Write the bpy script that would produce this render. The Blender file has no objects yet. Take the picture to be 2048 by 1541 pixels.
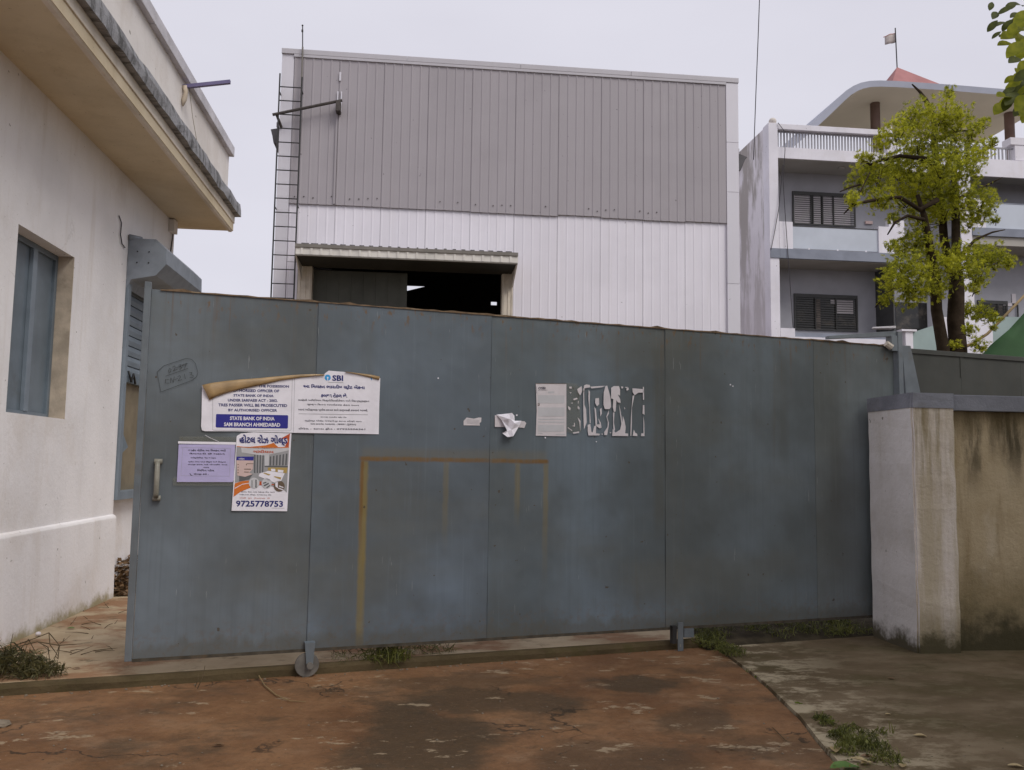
import bpy, bmesh, math, random, re
import numpy as np
from mathutils import Vector, Matrix
random.seed(7); rng = np.random.default_rng(11)
R = math.radians
SC = bpy.context.scene; COL = SC.collection
# ------------------------------------------------------------------ camera
W, H, F = 2048, 1541, 1713.9
PITCH, ROLL, YAW, GA = 0.09139, 0.01432, 0.11116, 0.24002
EYE = np.array([0.0, 0.0, 1.5])
fw = np.array([math.sin(YAW)*math.cos(PITCH), math.cos(YAW)*math.cos(PITCH), math.sin(PITCH)])
r0 = np.array([math.cos(YAW), -math.sin(YAW), 0.0]); u0 = np.cross(r0, fw)
rt = math.cos(ROLL)*r0 + math.sin(ROLL)*u0
up = -math.sin(ROLL)*r0 + math.cos(ROLL)*u0
cd = bpy.data.cameras.new('camera'); cam = bpy.data.objects.new('camera', cd); COL.objects.link(cam)
cam.matrix_world = Matrix([[rt[i], up[i], -fw[i], EYE[i]] for i in range(3)] + [[0, 0, 0, 1]])
cd.sensor_fit = 'HORIZONTAL'; cd.sensor_width = 36; cd.lens = F/W*36; cd.clip_start = 0.05; cd.clip_end = 2000
SC.camera = cam
# ------------------------------------------------------------------ sky, sun, exposure
SUN_EL, SUN_AZ = R(48), R(142)          # azimuth clockwise from +Y: behind the camera, to its right
wd = bpy.data.worlds.new('World'); SC.world = wd; wd.use_nodes = True
nt = wd.node_tree; nt.nodes.clear()
N = nt.nodes.new; L = nt.links.new
sky = N('ShaderNodeTexSky'); sky.sky_type = 'NISHITA'; sky.sun_disc = False
sky.sun_elevation = SUN_EL; sky.sun_rotation = SUN_AZ
b1 = N('ShaderNodeBackground'); b1.inputs['Strength'].default_value = 0.08; L(sky.outputs[0], b1.inputs['Color'])
b2 = N('ShaderNodeBackground'); b2.inputs['Strength'].default_value = 1.0
tc = N('ShaderNodeTexCoord'); ns = N('ShaderNodeTexNoise'); ns.inputs['Scale'].default_value = 2.2; ns.inputs['Detail'].default_value = 5
mp = N('ShaderNodeMapping'); mp.inputs['Scale'].default_value = (1, 1, 2.5); L(tc.outputs['Generated'], mp.inputs[0]); L(mp.outputs[0], ns.inputs['Vector'])
cr = N('ShaderNodeValToRGB'); cr.color_ramp.elements[0].position = 0.3; cr.color_ramp.elements[1].position = 0.7
cr.color_ramp.elements[0].color = (0.595, 0.585, 0.655, 1); cr.color_ramp.elements[1].color = (0.655, 0.645, 0.715, 1)
L(ns.outputs['Fac'], cr.inputs[0]); L(cr.outputs[0], b2.inputs['Color'])
mx = N('ShaderNodeMixShader'); mx.inputs[0].default_value = 0.95; L(b1.outputs[0], mx.inputs[1]); L(b2.outputs[0], mx.inputs[2])
wo = N('ShaderNodeOutputWorld'); L(mx.outputs[0], wo.inputs[0])
sl = bpy.data.lights.new('sun', 'SUN'); sl.energy = 1.5; sl.angle = R(30); sl.color = (1.0, 0.96, 0.90)
so = bpy.data.objects.new('sun', sl); COL.objects.link(so)
sd = Vector((math.sin(SUN_AZ)*math.cos(SUN_EL), math.cos(SUN_AZ)*math.cos(SUN_EL), math.sin(SUN_EL)))
so.rotation_euler = sd.to_track_quat('Z', 'Y').to_euler(); so.location = sd*50
SC.view_settings.view_transform = 'Standard'; SC.view_settings.look = 'None'
SC.view_settings.exposure = 0.25; SC.view_settings.gamma = 1.0; SC.view_settings.use_curve_mapping = False
SC.render.engine = 'CYCLES'; SC.cycles.max_bounces = 8; SC.cycles.diffuse_bounces = 4; SC.cycles.transparent_max_bounces = 12
# ------------------------------------------------------------------ photo-to-place helpers
def ray(x, y): return (x-W/2)*rt + (H/2-y)*up + F*fw
def at_y(x, y, Y): d = ray(x, y); return EYE + d*((Y-EYE[1])/d[1])
def at_x(x, y, X): d = ray(x, y); return EYE + d*((X-EYE[0])/d[0])
def at_z(x, y, Z=0.0): d = ray(x, y); return EYE + d*((Z-EYE[2])/d[2])
G0 = np.array([-0.721, 6.281, 0.0])
gd = np.array([math.cos(GA), math.sin(GA), 0.0]); gb = np.array([-math.sin(GA), math.cos(GA), 0.0])
def GL(u, y, z): return G0 + u*gd + y*gb + np.array([0, 0, z])       # gate frame -> place
def gt(x, y):
    d = ray(x, y); t = ((G0-EYE) @ gb)/(d @ gb); p = EYE + d*t
    return float((p-G0) @ gd), float(p[2])
def gp(x, y, off): u, z = gt(x, y); return GL(u, off, z)
# ------------------------------------------------------------------ node materials
class NM:
    def __init__(s, name):
        s.m = bpy.data.materials.new(name); s.m.use_nodes = True; s.t = s.m.node_tree; s.n = s.t.nodes; s.n.clear()
        s.out = s.n.new('ShaderNodeOutputMaterial'); s.b = s.n.new('ShaderNodeBsdfPrincipled'); s.t.links.new(s.b.outputs[0], s.out.inputs[0])
        s.tc = s.n.new('ShaderNodeTexCoord'); s.co = s.tc.outputs['Object']; s._sep = None
    def link(s, a, b): s.t.links.new(a, b)
    def sep(s):
        if s._sep is None: s._sep = s.n.new('ShaderNodeSeparateXYZ'); s.link(s.co, s._sep.inputs[0])
        return s._sep.outputs
    def noise(s, scale, detail=4, rough=.55, off=0., dist=0.):
        if not isinstance(scale, (tuple, list)): scale = (scale,)*3
        m = s.n.new('ShaderNodeMapping'); m.inputs['Scale'].default_value = scale; m.inputs['Location'].default_value = (off, off*1.7, off*.6); s.link(s.co, m.inputs[0])
        t = s.n.new('ShaderNodeTexNoise'); t.inputs['Scale'].default_value = 1; t.inputs['Detail'].default_value = detail; t.inputs['Roughness'].default_value = rough; t.inputs['Distortion'].default_value = dist
        s.link(m.outputs[0], t.inputs['Vector']); return t.outputs['Fac']
    def math(s, op, a, b=0.0, c=None):
        m = s.n.new('ShaderNodeMath'); m.operation = op
        for i, v in enumerate((a, b, c)):
            if v is None: continue
            if isinstance(v, (int, float)): m.inputs[i].default_value = v
            else: s.link(v, m.inputs[i])
        return m.outputs[0]
    def step(s, v, lo, hi, a=0.0, b=1.0):
        m = s.n.new('ShaderNodeMapRange'); m.interpolation_type = 'SMOOTHSTEP'
        m.inputs[1].default_value = lo; m.inputs[2].default_value = hi; m.inputs[3].default_value = a; m.inputs[4].default_value = b
        s.link(v, m.inputs[0]); return m.outputs[0]
    def band(s, v, c, hw, soft): return s.step(s.math('ABSOLUTE', s.math('SUBTRACT', v, c)), hw, hw+soft, 1, 0)
    def mul(s, *a):
        r = a[0]
        for b in a[1:]: r = s.math('MULTIPLY', r, b)
        return r
    def mix(s, a, b, f):
        m = s.n.new('ShaderNodeMix'); m.data_type = 'RGBA'; m.clamp_factor = True
        for i, v in ((0, f), (6, a), (7, b)):
            if isinstance(v, (int, float)): m.inputs[i].default_value = v
            elif isinstance(v, (tuple, list)): m.inputs[i].default_value = (*v[:3], 1)
            else: s.link(v, m.inputs[i])
        return m.outputs[2]
    def bump(s, v, strength=.3, dist=.01, prev=None):
        m = s.n.new('ShaderNodeBump'); m.inputs['Strength'].default_value = strength; m.inputs['Distance'].default_value = dist
        s.link(v, m.inputs['Height'])
        if prev is not None: s.link(prev, m.inputs['Normal'])
        return m.outputs[0]
    def fin(s, col, rough=.8, normal=None, spec=.3, metal=0., alpha=None):
        if isinstance(col, (tuple, list)): s.b.inputs['Base Color'].default_value = (*col[:3], 1)
        else: s.link(col, s.b.inputs['Base Color'])
        if isinstance(rough, (int, float)): s.b.inputs['Roughness'].default_value = rough
        else: s.link(rough, s.b.inputs['Roughness'])
        s.b.inputs['Specular IOR Level'].default_value = spec; s.b.inputs['Metallic'].default_value = metal
        if normal is not None: s.link(normal, s.b.inputs['Normal'])
        if alpha is not None: s.b.inputs['Alpha'].default_value = alpha
        return s.m
def plain(name, col, rough=.7, spec=.3, var=.12, scale=6., bump=0., bscale=60., metal=0., dirt=None, streak=0.):
    m = NM(name); dk = tuple(c*(1-var) for c in col); lt = tuple(min(1, c*(1+var)) for c in col)
    c = m.mix(dk, lt, m.step(m.noise(scale, 5), .3, .7))
    if dirt: c = m.mix(c, dirt, m.mul(m.step(m.noise(scale*.6, 8, .65, 5.), .55, .75), .6))
    if streak: c = m.mix(c, dirt or tuple(x*.5 for x in col), m.mul(m.step(m.noise((9, 9, .5), 5, .6, 3.), .5, .8), streak))
    nm = m.bump(m.noise(bscale, 6, .6), bump, .006) if bump else None
    return m.fin(c, rough, nm, spec, metal)
def leafmat(name, c1, c2, scale=1.2, trans=.35):
    m = NM(name); g = m.n.new('ShaderNodeNewGeometry')
    f = m.math('ADD', m.mul(m.noise(scale, 3), .6), m.mul(g.outputs['Random Per Island'], .4))
    c = m.mix(c1, c2, m.step(f, .3, .7)); m.fin(c, .5, None, .35)
    tr = m.n.new('ShaderNodeBsdfTranslucent'); m.link(c, tr.inputs[0])
    ms = m.n.new('ShaderNodeMixShader'); ms.inputs[0].default_value = trans; m.link(m.b.outputs[0], ms.inputs[1]); m.link(tr.outputs[0], ms.inputs[2]); m.link(ms.outputs[0], m.out.inputs[0])
    return m.m
# ------------------------------------------------------------------ mesh building and tagging
INV = {}
def thing(name, label, cat, loc=(0, 0, 0), rotz=0., group=None):
    o = bpy.data.objects.new(name, None); COL.objects.link(o); o.location = loc; o.rotation_euler = (0, 0, rotz); o.empty_display_size = .2
    o['label'] = label; o['category'] = cat
    if group: o['group'] = group
    INV[o.name] = (Matrix.Translation(Vector(loc)) @ Matrix.Rotation(rotz, 4, 'Z')).inverted()
    return o
def tag(o, label, cat, group=None):
    o['label'] = label; o['category'] = cat
    if group: o['group'] = group
    return o
class MB:
    def __init__(s): s.v = []; s.f = []
    def poly(s, pts): i = len(s.v); s.v += [tuple(map(float, p)) for p in pts]; s.f.append(tuple(range(i, i+len(pts)))); return s
    def mesh(s, vs, fs): i = len(s.v); s.v += [tuple(map(float, p)) for p in vs]; s.f += [tuple(a+i for a in f) for f in fs]; return s
    def hexa(s, a, b):      # bottom ring a (4 points), top ring b
        return s.mesh(list(a)+list(b), [(3, 2, 1, 0), (4, 5, 6, 7), (0, 1, 5, 4), (1, 2, 6, 5), (2, 3, 7, 6), (3, 0, 4, 7)])
    def box(s, x0, x1, y0, y1, z0, z1):
        return s.hexa([(x0, y0, z0), (x1, y0, z0), (x1, y1, z0), (x0, y1, z0)], [(x0, y0, z1), (x1, y0, z1), (x1, y1, z1), (x0, y1, z1)])
    def gbox(s, u0, u1, y0, y1, z0, z1):
        q = [(u0, y0), (u1, y0), (u1, y1), (u0, y1)]
        return s.hexa([GL(u, y, z0) for u, y in q], [GL(u, y, z1) for u, y in q])
    def prism(s, prof, vec):    # closed polygon profile swept along vec
        n = len(prof); v = np.array(vec); a = [np.array(p, float) for p in prof]
        return s.mesh(a+[p+v for p in a], [tuple(range(n))[::-1], tuple(range(n, 2*n))]+[(i, (i+1) % n, n+(i+1) % n, n+i) for i in range(n)])
    def tube(s, pts, rad, n=8):
        pts = [np.array(p, float) for p in pts]; rad = rad if isinstance(rad, (list, tuple)) else [rad]*len(pts)
        vs = []; fs = []; ref = None
        for i, p in enumerate(pts):
            t = pts[min(i+1, len(pts)-1)]-pts[max(i-1, 0)]; t = t/(np.linalg.norm(t)+1e-9)
            if ref is None: ref = np.array([0, 0, 1.]) if abs(t[2]) < .9 else np.array([1., 0, 0])
            a = np.cross(t, ref); a /= np.linalg.norm(a)+1e-9; b = np.cross(a, t); ref = b
            for k in range(n):
                q = 2*math.pi*k/n; vs.append(p+rad[i]*(a*math.cos(q)+b*math.sin(q)))
        for i in range(len(pts)-1):
            for k in range(n): fs.append((i*n+k, i*n+(k+1) % n, (i+1)*n+(k+1) % n, (i+1)*n+k))
        fs.append(tuple(range(n))[::-1]); fs.append(tuple((len(pts)-1)*n+k for k in range(n)))
        return s.mesh(vs, fs)
    def ball(s, c, r, n=14, m=9, sq=1.0):
        vs = [(c[0]+r*math.sin(math.pi*i/m)*math.cos(2*math.pi*k/n), c[1]+r*math.sin(math.pi*i/m)*math.sin(2*math.pi*k/n), c[2]+sq*r*math.cos(math.pi*i/m)) for i in range(m+1) for k in range(n)]
        return s.mesh(vs, [(i*n+k, (i+1)*n+k, (i+1)*n+(k+1) % n, i*n+(k+1) % n) for i in range(m) for k in range(n)])
    def build(s, name, mat, parent=None, smooth=False, bevel=0., kind=None, label=None, thick=0.):
        me = bpy.data.meshes.new(name); v = s.v
        if parent is not None:
            p = parent
            while p.parent is not None: p = p.parent
            if p.name in INV: M = INV[p.name]; v = [tuple(M @ Vector(q)) for q in v]
        me.from_pydata(v, [], s.f)
        if smooth or bevel:
            bm = bmesh.new(); bm.from_mesh(me)
            if bevel:
                bmesh.ops.recalc_face_normals(bm, faces=bm.faces)
                es = [e for e in bm.edges if len(e.link_faces) == 2 and e.calc_face_angle(0) > .5]
                bmesh.ops.bevel(bm, geom=es, offset=bevel, segments=2, profile=.6, affect='EDGES', clamp_overlap=True)
            for f in bm.faces: f.smooth = smooth
            bm.to_mesh(me); bm.free()
        me.materials.append(mat); o = bpy.data.objects.new(name, me); COL.objects.link(o)
        if parent is not None: o.parent = parent
        if kind: o['kind'] = kind
        if label: o['label'] = label
        if thick:
            q = o.modifiers.new('solid', 'SOLIDIFY'); q.thickness = thick; q.offset = 0
        return o
TXT = {}
def text_mesh(body, bold=0.0):
    body = re.sub('([\u0a95-\u0ab9])\u0abf', '\u0abf\\1', body)      # the short i sign stands before its consonant
    k = (body, bold)
    if k not in TXT:
        c = bpy.data.curves.new('t', 'FONT'); c.body = body; c.offset = bold; c.resolution_u = 2
        o = bpy.data.objects.new('t', c); COL.objects.link(o); bpy.context.view_layer.update()
        m = bpy.data.meshes.new_from_object(o); v = np.array([q.co[:2] for q in m.vertices]); f = [tuple(p.vertices) for p in m.polygons]
        bpy.data.objects.remove(o); bpy.data.meshes.remove(m); bpy.data.curves.remove(c)
        v = (v-v.min(0))/(v.max(0)-v.min(0)); TXT[k] = (v, f)
    return TXT[k]
def gtext(mb, body, x0, y0, x1, y1, off, tilt=0.0, bold=0.02):   # lettering in the photo rectangle, lying on the gate plane; tilt = drop in px over its width
    v, f = text_mesh(body, bold)
    mb.mesh([gp(x0+(x1-x0)*a, y1+(y0-y1)*b+tilt*a, off) for a, b in v], f)
def gpoly(mb, pts, off): mb.poly([gp(x, y, off) for x, y in pts][::-1])
def stroke(mb, pts, w, off):
    for (a, b), (c, d) in zip(pts[:-1], pts[1:]):
        q = math.hypot(c-a, d-b)+1e-6; nx, ny = -(d-b)/q*w/2, (c-a)/q*w/2; ex, ey = (c-a)/q*w*.3, (d-b)/q*w*.3
        gpoly(mb, [(a+nx-ex, b+ny-ey), (c+nx+ex, d+ny+ey), (c-nx+ex, d-ny+ey), (a-nx-ex, b-ny-ey)], off)
# ------------------------------------------------------------------ materials
def plaster(name, base, stain, foot=None, fz=.25, top=None, tz=2., bump=.35):
    m = NM(name); x, y, z = m.sep()
    c = m.mix(tuple(q*.9 for q in base), base, m.step(m.noise(1.3, 6), .3, .65))
    c = m.mix(c, stain, m.mul(m.step(m.noise((5, 5, .45), 6, .65, 2.), .5, .8), .35))
    c = m.mix(c, stain, m.mul(m.step(m.noise(.55, 7, .7, 6.), .5, .68), .3))
    c = m.mix(c, tuple(q*.35 for q in stain), m.step(m.noise(14, 4, .5, 9.), .70, .75, 0, .75)); c = m.mix(c, tuple(q*.55 for q in stain), m.step(m.noise(45, 3, .5, 19.), .70, .74, 0, .5))
    vo = m.n.new('ShaderNodeTexVoronoi'); vo.feature = 'DISTANCE_TO_EDGE'; vo.inputs['Scale'].default_value = .55; vm = m.n.new('ShaderNodeVectorMath'); vm.operation = 'ADD'; ntx = m.n.new('ShaderNodeTexNoise'); ntx.inputs['Scale'].default_value = 3.2; ntx.inputs['Detail'].default_value = 6; m.link(m.co, ntx.inputs['Vector']); vs_ = m.n.new('ShaderNodeVectorMath'); vs_.operation = 'SCALE'; vs_.inputs['Scale'].default_value = .55; m.link(ntx.outputs['Color'], vs_.inputs[0]); m.link(m.co, vm.inputs[0]); m.link(vs_.outputs[0], vm.inputs[1]); m.link(vm.outputs[0], vo.inputs['Vector'])
    c = m.mix(c, tuple(q*.5 for q in stain), m.mul(m.step(vo.outputs['Distance'], .002, .006, 1, 0), m.step(m.noise(.8, 3, .5, 27.), .58, .68), .22))
    if foot:
        h = m.math('ADD', z, m.mul(m.math('SUBTRACT', m.noise(5, 7, .7, 4.), .5), -fz*2.2))
        c = m.mix(c, foot, m.step(h, fz*.25, fz*1.1, .95, 0))
    if top:
        h = m.math('ADD', z, m.mul(m.math('SUBTRACT', m.noise((7, 7, .6), 7, .7, 8.), .5), 1.6))
        c = m.mix(c, top, m.step(h, tz-.55, tz+.1, 0, .8))
    n1 = m.bump(m.noise(22, 7, .65), bump, .012); n2 = m.bump(m.noise(160, 3, .6), bump*.6, .003, n1)
    return m.fin(c, .88, n2, .15)
M = {}
M['wall'] = plaster('white_plaster', (.88, .855, .85), (.55, .46, .36), (.30, .25, .13), .12)
M['plinth'] = plaster('plinth_plaster', (.86, .835, .83), (.55, .46, .36), (.34, .29, .16), .17)
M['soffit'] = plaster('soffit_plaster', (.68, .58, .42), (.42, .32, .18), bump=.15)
M['eavelip'] = plaster('lip_plaster', (.76, .69, .60), (.34, .28, .19), bump=.3)
M['parapet'] = plaster('parapet_plaster', (.82, .78, .75), (.5, .42, .34), bump=.2)
m = NM('weathered_concrete')
c = m.mix((.33, .33, .345), (.13, .13, .13), m.step(m.noise((3, 9, 3), 8, .7), .45, .62)); c = m.mix(c, (.32, .32, .34), m.step(m.noise(18, 6, .6, 4.), .6, .75))
M['weathered'] = m.fin(c, .9, m.bump(m.noise(30, 8, .7), .8, .02), .1)
M['coping'] = plain('grey_coping', (.58, .565, .60), .8, var=.15, scale=3, bump=.3, dirt=(.2, .18, .16))
M['plast_in'] = plain('reveal_plaster', (.50, .42, .33), .9, var=.2, scale=5, bump=.4, dirt=(.25, .2, .15))
M['bluesteel'] = plain('blue_steel', (.15, .185, .215), .45, .4, .12, 4, .08, 40, dirt=(.10, .11, .11), streak=.3)
M['bluesteel_l'] = plain('pale_blue_steel', (.20, .24, .28), .42, .4, .1, 4, .06, 40)
M['hood'] = plain('hood_steel', (.24, .27, .31), .45, .4, .12, 5, .08, 40, dirt=(.12, .12, .12))
M['dark'] = plain('dark_void', (.02, .02, .02), .9, .1)
M['curtain'] = plain('beige_board', (.21, .175, .12), .8, var=.15, scale=4, dirt=(.2, .16, .1))
M['black'] = plain('black_steel', (.025, .024, .024), .5, .4)
M['rustpipe'] = plain('dark_rusty_steel', (.07, .06, .055), .7, .3, .25, 12)
M['wire'] = plain('dark_cable', (.05, .045, .05), .6)
M['lilac'] = plain('lilac_steel', (.16, .14, .26), .5)
# gate sheets -------------------------------------------------------
def gate_sheet(name, base, dirt=.5):
    m = NM(name); x, y, z = m.sep()
    c = m.mix((base[0]*.72, base[1]*.70, base[2]*.67), (base[0]*1.16, base[1]*1.19, base[2]*1.25), m.step(m.noise((1.15, 1, 1.0), 4, .52, 1.), .33, .68))
    c = m.mix(c, (.115, .115, .095), m.mul(m.step(m.noise((.55, 1, 1.6), 5, .6, 12.), .46, .7), .45))
    c = m.mix(c, (.105, .11, .10), m.mul(m.step(m.noise((3.2, 1, .35), 5, .6, 4.), .48, .78), dirt))
    c = m.mix(c, (.11, .10, .075), m.mul(m.step(m.noise((9, 1, .5), 5, .6, 14.), .6, .8), .35))
    # older repaint on the upper part of the small door's area
    wob = m.mul(m.math('SUBTRACT', m.noise((2.5, 1, 2.5), 3), .5), .08)
    zz = m.math('ADD', z, wob); xx = m.math('ADD', x, wob)
    c = m.mix(c, tuple(q*.80 for q in base), m.mul(m.band(xx, 1.08, .70, .03), m.band(zz, 2.06, .5, .03), .55))
    # rust running from the weld of the small door behind the sheet
    rn = m.step(m.noise((6, 1, 3), 6, .65, 7.), .25, .6, .35, 1)
    fuzz = m.mul(m.math('SUBTRACT', m.noise((12, 1, 12), 4, .6, 2.), .5), .02)
    xf = m.math('ADD', x, fuzz); zf = m.math('ADD', z, fuzz)
    hor = m.mul(m.band(zf, 1.520, .006, .018), m.band(x, 1.075, .73, .03))
    brown = (.165, .085, .022); ochre = (.215, .160, .048)
    drip = m.mul(m.band(xf, .366, .013, .026), m.step(m.noise((16, 1, .9), 5, .65, 41.), .3, .6, .6, 1), m.step(z, .14, .3, .45, 1), m.step(z, 1.49, 1.52, 1, 0))
    c = m.mix(c, ochre, m.mul(drip, .95))
    core = m.mul(m.band(xf, .350, .006, .012), m.step(z, .7, 1.3, 0, 1), m.step(z, 1.49, 1.52, 1, 0))
    c = m.mix(c, brown, m.mul(core, .9))
    for cx, zl, a in ((.985, .75, .38), (1.56, .95, .5), (1.80, .45, .5)):
        c = m.mix(c, ochre, m.mul(m.band(xf, cx, .010, .022), m.step(z, zl, 1.35, 0, 1), m.step(z, 1.49, 1.52, 1, 0), a))
    c = m.mix(c, brown, m.mul(hor, rn, .95))
    c = m.mix(c, (.20, .15, .06), m.mul(m.band(zf, 1.56, .01, .06), m.band(x, 1.075, .7, .06), .25))
    # dark weathering streaks
    for cx, z0, z1, a in ((2.82, .8, 2.5, .5), (4.06, 1.4, 2.5, .35), (1.83, 1.5, 2.5, .3), (.36, 1.5, 2.5, .25), (4.62, .9, 2.3, .3)):
        c = m.mix(c, (.085, .085, .07), m.mul(m.band(xf, cx, .02, .07), m.step(z, z0, z0+.35), m.step(z, z1-.1, z1+.1, 1, 0), a))
    c = m.mix(c, tuple(q*.78 for q in base), m.mul(m.step(m.noise((26, 1, .55), 6, .7, 17.), .48, .66), .28)); c = m.mix(c, tuple(min(1, q*1.3) for q in base), m.mul(m.step(m.noise((34, 1, .8), 5, .7, 37.), .56, .70), .2))
    c = m.mix(c, (.33, .35, .36), m.mul(m.step(m.noise((70, 1, 5), 3, .5, 51.), .70, .74), m.step(m.noise(2.2, 2, .5, 53.), .5, .62), .45))
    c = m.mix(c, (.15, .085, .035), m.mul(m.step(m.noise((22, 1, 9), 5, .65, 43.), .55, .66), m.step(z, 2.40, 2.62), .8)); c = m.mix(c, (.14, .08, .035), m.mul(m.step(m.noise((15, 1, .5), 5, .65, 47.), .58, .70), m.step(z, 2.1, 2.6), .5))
    c = m.mix(c, (.14, .085, .045), m.mul(m.step(m.noise((30, 1, 30), 6, .7, 61.), .50, .62), m.step(z, .24, .5, 1, 0), .3))
    c = m.mix(c, (.07, .05, .03), m.step(m.noise((17, 1, 17), 2, .5, 21.), .745, .765, 0, .85))
    c = m.mix(c, (.09, .085, .065), m.mul(m.step(m.math('ADD', z, m.mul(m.noise((8, 1, 3), 5), .25)), .36, .44, 1, 0), .5))
    n1 = m.bump(m.noise((2.1, 1, 1.6), 3, .5, 6.), .8, .035); n2 = m.bump(m.noise((60, 1, 60), 4), .08, .003, n1)
    ro = m.step(m.noise((2, 1, .8), 5, .6, 31.), .3, .7, .42, .6)
    return m.fin(c, ro, n2, .42)
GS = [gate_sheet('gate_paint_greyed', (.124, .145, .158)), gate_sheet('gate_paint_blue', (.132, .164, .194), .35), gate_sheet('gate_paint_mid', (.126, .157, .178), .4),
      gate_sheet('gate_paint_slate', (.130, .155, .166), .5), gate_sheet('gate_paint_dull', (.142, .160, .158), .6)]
M['gframe'] = plain('gate_frame_paint', (.13, .15, .165), .5, .4, .15, 5, dirt=(.12, .08, .04), streak=.3)
M['gdark'] = plain('dark_lower_edge', (.07, .06, .045), .8, .2, .3, 12, dirt=(.13, .08, .04))
M['rust'] = plain('rusted_edge', (.145, .098, .06), .8, .2, .35, 14, dirt=(.32, .26, .18))
M['steelgrip'] = plain('worn_grip', (.24, .23, .19), .45, .5, .2, 14)
M['post'] = plain('pale_post_paint', (.20, .225, .245), .5, .4, .12, 5, dirt=(.16, .13, .09))
M['fence'] = plain('fence_sheet', (.085, .086, .076), .6, .3, .15, 2.0, .1, 30, dirt=(.09, .075, .05), streak=.3)
M['wheel'] = plain('wheel_iron', (.14, .13, .115), .7, .3, .2, 15)
# papers ------------------------------------------------------------
def paper(name, c, r=.6, b=.1): return plain(name, c, r, .25, .05, 9, b, 25)
M['vinyl'] = paper('white_vinyl', (.80, .78, .84), .45, .25); M['paper'] = paper('white_paper', (.66, .62, .64), .8, .25); M['violet'] = paper('violet_paper', (.46, .42, .66), .5, .2)
M['brownback'] = plain('brown_glued_back', (.36, .24, .115), .35, .5, .2, 10, .4, 9); M['navy'] = paper('navy_print', (.025, .03, .16)); M['black_print'] = paper('black_print', (.06, .055, .08))
M['bluebox'] = paper('blue_box', (.035, .035, .26)); M['sky_print'] = paper('light_blue_print', (.05, .34, .70)); M['orange'] = paper('orange_print', (.62, .17, .03)); M['redp'] = paper('red_print', (.5, .09, .03))
M['greyp'] = paper('grey_print', (.33, .33, .34)); M['lgrey'] = paper('light_grey_print', (.55, .55, .57)); M['dgrey'] = paper('dark_grey_print', (.12, .125, .13)); M['pinkp'] = paper('pink_print', (.62, .47, .44)); M['tan'] = paper('tan_print', (.42, .30, .10)); M['brownp'] = paper('brown_print', (.14, .10, .07))
m = NM('clear_tape'); M['tape'] = m.fin((.25, .25, .2), .25, None, .5, 0, .30)
M['ink'] = plain('marker_ink', (.035, .036, .035), .6)
# warehouse ---------------------------------------------------------
def sheet(name, base, dirt, a=.25):
    m = NM(name); x, y, z = m.sep()
    c = m.mix(tuple(q*.93 for q in base), base, m.step(m.noise((.9, 1, .5), 4, .5), .3, .7))
    c = m.mix(c, dirt, m.mul(m.step(m.noise((6, 2, .25), 6, .65, 3.), .5, .8), a)); c = m.mix(c, tuple(q*.72 for q in base), m.mul(m.step(m.noise((.45, 1, .6), 6, .62, 13.), .45, .7), a*1.3)); c = m.mix(c, tuple(min(1, q*1.12) for q in base), m.mul(m.step(m.noise((9, 1, .35), 6, .7, 23.), .55, .7), .5))
    oi = m.n.new('ShaderNodeObjectInfo'); c = m.mix(c, tuple(q*.86 for q in base), m.mul(oi.outputs['Random'], .5))
    c = m.mix(c, tuple(q*.3 for q in dirt), m.step(m.noise((11, 1, 11), 2, .4, 9.), .76, .78, 0, .5))
    return m.fin(c, .5, m.bump(m.noise((1.5, 1, .7), 3), .2, .02), .35)
M['wgrey'] = sheet('grey_sheeting', (.385, .355, .375), (.27, .24, .24)); M['wwhite'] = sheet('white_sheeting', (.80, .77, .83), (.58, .53, .50), .2)
M['trim'] = sheet('pale_trim', (.70, .68, .73), (.5, .46, .44), .15); M['wtrimcap'] = sheet('cap_trim', (.52, .50, .53), (.38, .35, .34), .2)
M['canopy'] = plain('canopy_trim', (.19, .175, .155), .6, .3, .12, 3); M['canopyband'] = plain('canopy_band', (.66, .63, .58), .6, .3, .1, 3); M['soffdark'] = plain('canopy_soffit', (.035, .033, .028), .8)
M['jamb'] = plain('beige_jamb', (.62, .56, .47), .6, .3, .12, 3, dirt=(.4, .33, .25), streak=.4)
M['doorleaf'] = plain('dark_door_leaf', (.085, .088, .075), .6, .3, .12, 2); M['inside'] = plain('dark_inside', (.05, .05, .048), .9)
M['gutter'] = plain('dark_gutter', (.10, .095, .10), .6)
# house -------------------------------------------------------------
M['hwhite'] = plaster('house_white', (.80, .78, .83), (.62, .58, .56), bump=.1)
m = NM('stained_side_wall'); x, y, z = m.sep()
c = m.mix((.72, .69, .72), (.80, .77, .80), m.step(m.noise(.8, 5), .3, .7))
c = m.mix(c, (.40, .37, .35), m.mul(m.step(m.noise((.5, 1.3, .28), 7, .68, 3.), .44, .56), m.step(z, 5.0, 9.6, .35, 1)))
c = m.mix(c, (.24, .21, .19), m.mul(m.step(m.noise((2, 5, .5), 6, .65, 8.), .52, .68), m.step(z, 10.5, 11.3)))
M['hside'] = m.fin(c, .9, m.bump(m.noise(8, 7), .25, .02), .1)
M['hblue'] = plain('house_bluegrey_wall', (.385, .385, .415), .85, .15, .06, 2, .1, 40); M['hslab'] = plain('house_blue_slab', (.25, .27, .32), .8, .2, .1, 2); M['hsoff'] = plain('house_soffit', (.42, .40, .36), .85, .2, .06, 1)
M['glass'] = plain('frosted_balcony_glass', (.52, .56, .62), .25, .5, .05, 1.5); M['glassg'] = plain('green_balcony_glass', (.30, .38, .36), .25, .5, .08, 1.5)
M['rail'] = plain('grey_rail', (.34, .335, .36), .6); M['winframe'] = plain('window_frame', (.06, .06, .058), .5); M['bar'] = plain('window_bar', (.045, .043, .04), .5)
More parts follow.
